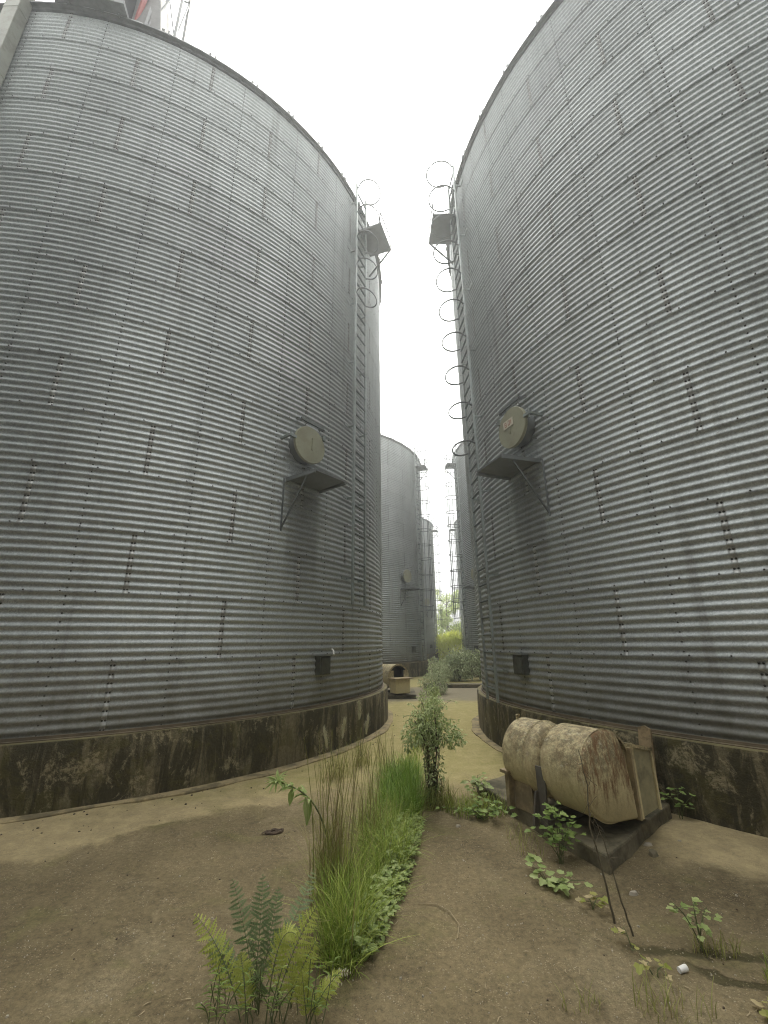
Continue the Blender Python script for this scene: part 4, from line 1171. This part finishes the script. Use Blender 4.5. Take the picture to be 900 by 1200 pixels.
Q.append(Vector(P[-1])); b.tube(Q, .0032, 5); b.tube([Q[8], Q[8] + Vector((-.03, -.03, .01)), Q[8] + Vector((-.035, -.08, .004))], .002, 4)
o = b.build('twig', M['straw'], loc=(.4, 3.4, 0), local=False); tag(o, 'thin curved straw twig on the middle slab', 'twig')
def rubble(name, label, x, y, s, mt):
    b = MB(); V = []
    for k in range(7):
        t = k * 2 * PI / 7 + U(-.3, .3); V.append((s * math.cos(t) * U(.7, 1.1), s * .6 * math.sin(t) * U(.7, 1.1), -.004))
    V += [(p[0] * U(.6, .85), p[1] * U(.6, .85), s * U(.3, .5)) for p in V]
    b.add(V, [(k, (k + 1) % 7, 7 + (k + 1) % 7, 7 + k) for k in range(7)] + [tuple(range(7, 14))])
    o = b.build(name, M[mt], loc=(x, y, gz(x, y)), rz=U(0, 6)); bevel(o, s * .06, 1); return tag(o, label, 'stone', 'broken stones on the slab')
rubble('stone', 'broken dark stone right of the pad corner', 2.2, 4.18, .07, 'conc')
rubble('stone', 'flat pale stone chip just behind the broken dark stone', 2.25, 4.34, .045, 'grit')
rubble('stone', 'pale pebble halfway between pad and right plinth', 2.58, 4.42, .022, 'grit')
rubble('stone', 'round grey stone in front of the pad corner', 1.72, 3.62, .045, 'grit')
rubble('stone', 'pale stone at the foot of the weed patch, by the grass', .30, 4.95, .03, 'grit')
rubble('stone', 'stone chip at the edge of the weed patch', .68, 4.78, .035, 'grit')
rubble('stone', 'white stone behind the kerb before the grey bush', 4.1, 18.6, .22, 'white')

# ------------------------------------------------------------------ haze box added to soften and lighten the walls by the gap
b = MB(); b.box(6, 26, 9.3, 130, 130, 21.0)
hm_ = bpy.data.materials.new('added_haze'); hm_.use_nodes = True
ht = hm_.node_tree; ht.nodes.remove(ht.nodes['Principled BSDF'])
hv = ht.nodes.new('ShaderNodeVolumePrincipled'); hv.inputs['Color'].default_value = (.93, .96, .97, 1); hv.inputs['Density'].default_value = .006; hv.inputs['Anisotropy'].default_value = .7
ht.links.new(hv.outputs[0], ht.nodes['Material Output'].inputs['Volume'])
tag(b.build('haze', hm_), kind='stuff')

# ------------------------------------------------------------------ camera
F_, PIT, ROL = 492.92, .3015, -.0116
cam = bpy.data.cameras.new('Camera'); co = bpy.data.objects.new('Camera', cam); C.objects.link(co)
cam.sensor_fit = 'HORIZONTAL'; cam.sensor_width = 36; cam.lens = 36 * F_ / 900
cam.clip_start = .05; cam.clip_end = 2000
cp, sp_ = math.cos(PIT), math.sin(PIT)
Fw = Vector((0, cp, sp_)); R0 = Vector((1, 0, 0)); U0 = Vector((0, -sp_, cp))
c_, s_ = math.cos(ROL), math.sin(ROL)
Rt = R0 * c_ + U0 * s_; Up = U0 * c_ - R0 * s_
mw = Matrix((Rt, Up, -Fw)).transposed().to_4x4(); mw.translation = (0, 0, 1.7)
co.matrix_world = mw
bpy.context.scene.camera = co

# ------------------------------------------------------------------ light
W = bpy.data.worlds.new('World'); bpy.context.scene.world = W; W.use_nodes = True
nt = W.node_tree; N, L = nt.nodes, nt.links
bgn = N['Background']; bgn.inputs['Strength'].default_value = .1
SUN_EL, SUN_ROT = rad(52), rad(8)
sky = N.new('ShaderNodeTexSky'); sky.sky_type = 'NISHITA'; sky.sun_disc = False
sky.sun_elevation = SUN_EL; sky.sun_rotation = SUN_ROT
tc = N.new('ShaderNodeTexCoord'); sx = N.new('ShaderNodeSeparateXYZ'); L.new(tc.outputs['Generated'], sx.inputs[0])
nz = N.new('ShaderNodeTexNoise'); nz.inputs['Scale'].default_value = 3.0; nz.inputs['Detail'].default_value = 5; nz.inputs['Roughness'].default_value = .5
mpn = N.new('ShaderNodeMapping'); mpn.inputs['Scale'].default_value = (1, 1, 2.5); L.new(tc.outputs['Generated'], mpn.inputs[0]); L.new(mpn.outputs[0], nz.inputs['Vector'])
rmp = N.new('ShaderNodeMapRange'); rmp.inputs['From Min'].default_value = 0; rmp.inputs['From Max'].default_value = .8
rmp.inputs['To Min'].default_value = 3.6; rmp.inputs['To Max'].default_value = 15.0; L.new(sx.outputs['Z'], rmp.inputs['Value'])
cl = N.new('ShaderNodeMapRange'); cl.inputs['From Min'].default_value = .3; cl.inputs['From Max'].default_value = .7; cl.inputs['To Min'].default_value = .70; cl.inputs['To Max'].default_value = 1.2
L.new(nz.outputs['Fac'], cl.inputs['Value'])
mul0 = N.new('ShaderNodeMath'); mul0.operation = 'MULTIPLY'; L.new(rmp.outputs[0], mul0.inputs[0]); L.new(cl.outputs[0], mul0.inputs[1])
# the cloud deck is brightest round the veiled sun
sdir = (math.sin(SUN_ROT) * math.cos(SUN_EL), math.cos(SUN_ROT) * math.cos(SUN_EL), math.sin(SUN_EL))
dt = N.new('ShaderNodeVectorMath'); dt.operation = 'DOT_PRODUCT'; L.new(tc.outputs['Generated'], dt.inputs[0]); dt.inputs[1].default_value = sdir
gl = N.new('ShaderNodeMapRange'); gl.interpolation_type = 'SMOOTHSTEP'; gl.inputs['From Min'].default_value = .2; gl.inputs['From Max'].default_value = 1.0; gl.inputs['To Min'].default_value = .9; gl.inputs['To Max'].default_value = 2.2
L.new(dt.outputs['Value'], gl.inputs['Value'])
mul = N.new('ShaderNodeMath'); mul.operation = 'MULTIPLY'; L.new(mul0.outputs[0], mul.inputs[0]); L.new(gl.outputs[0], mul.inputs[1])
ov = N.new('ShaderNodeVectorMath'); ov.operation = 'SCALE'; ov.inputs[0].default_value = (1.0, 1.0, .97); L.new(mul.outputs[0], ov.inputs['Scale'])
mx = N.new('ShaderNodeMix'); mx.data_type = 'RGBA'; mx.inputs[0].default_value = .94
L.new(sky.outputs[0], mx.inputs[6]); L.new(ov.outputs[0], mx.inputs[7]); L.new(mx.outputs[2], bgn.inputs['Color'])
sun = bpy.data.lights.new('Sun', 'SUN'); so = bpy.data.objects.new('Sun', sun); C.objects.link(so)
sun.energy = 1.5; sun.angle = rad(28); sun.color = (1, .95, .82)
# sun_rotation turns from +Y towards +X
sd = Vector((math.sin(SUN_ROT) * math.cos(SUN_EL), math.cos(SUN_ROT) * math.cos(SUN_EL), math.sin(SUN_EL)))
so.rotation_euler = sd.to_track_quat('Z', 'Y').to_euler(); so.location = (0, 0, 30)

sc = bpy.context.scene
sc.view_settings.view_transform = 'Standard'; sc.view_settings.look = 'None'
sc.view_settings.exposure = .8; sc.view_settings.gamma = 1; sc.view_settings.use_curve_mapping = False
sc.render.engine = 'CYCLES'
sc.cycles.max_bounces = 6; sc.cycles.diffuse_bounces = 4; sc.cycles.glossy_bounces = 3; sc.cycles.transmission_bounces = 3
sc.cycles.use_denoising = True
sc.cycles.filter_width = 1.1
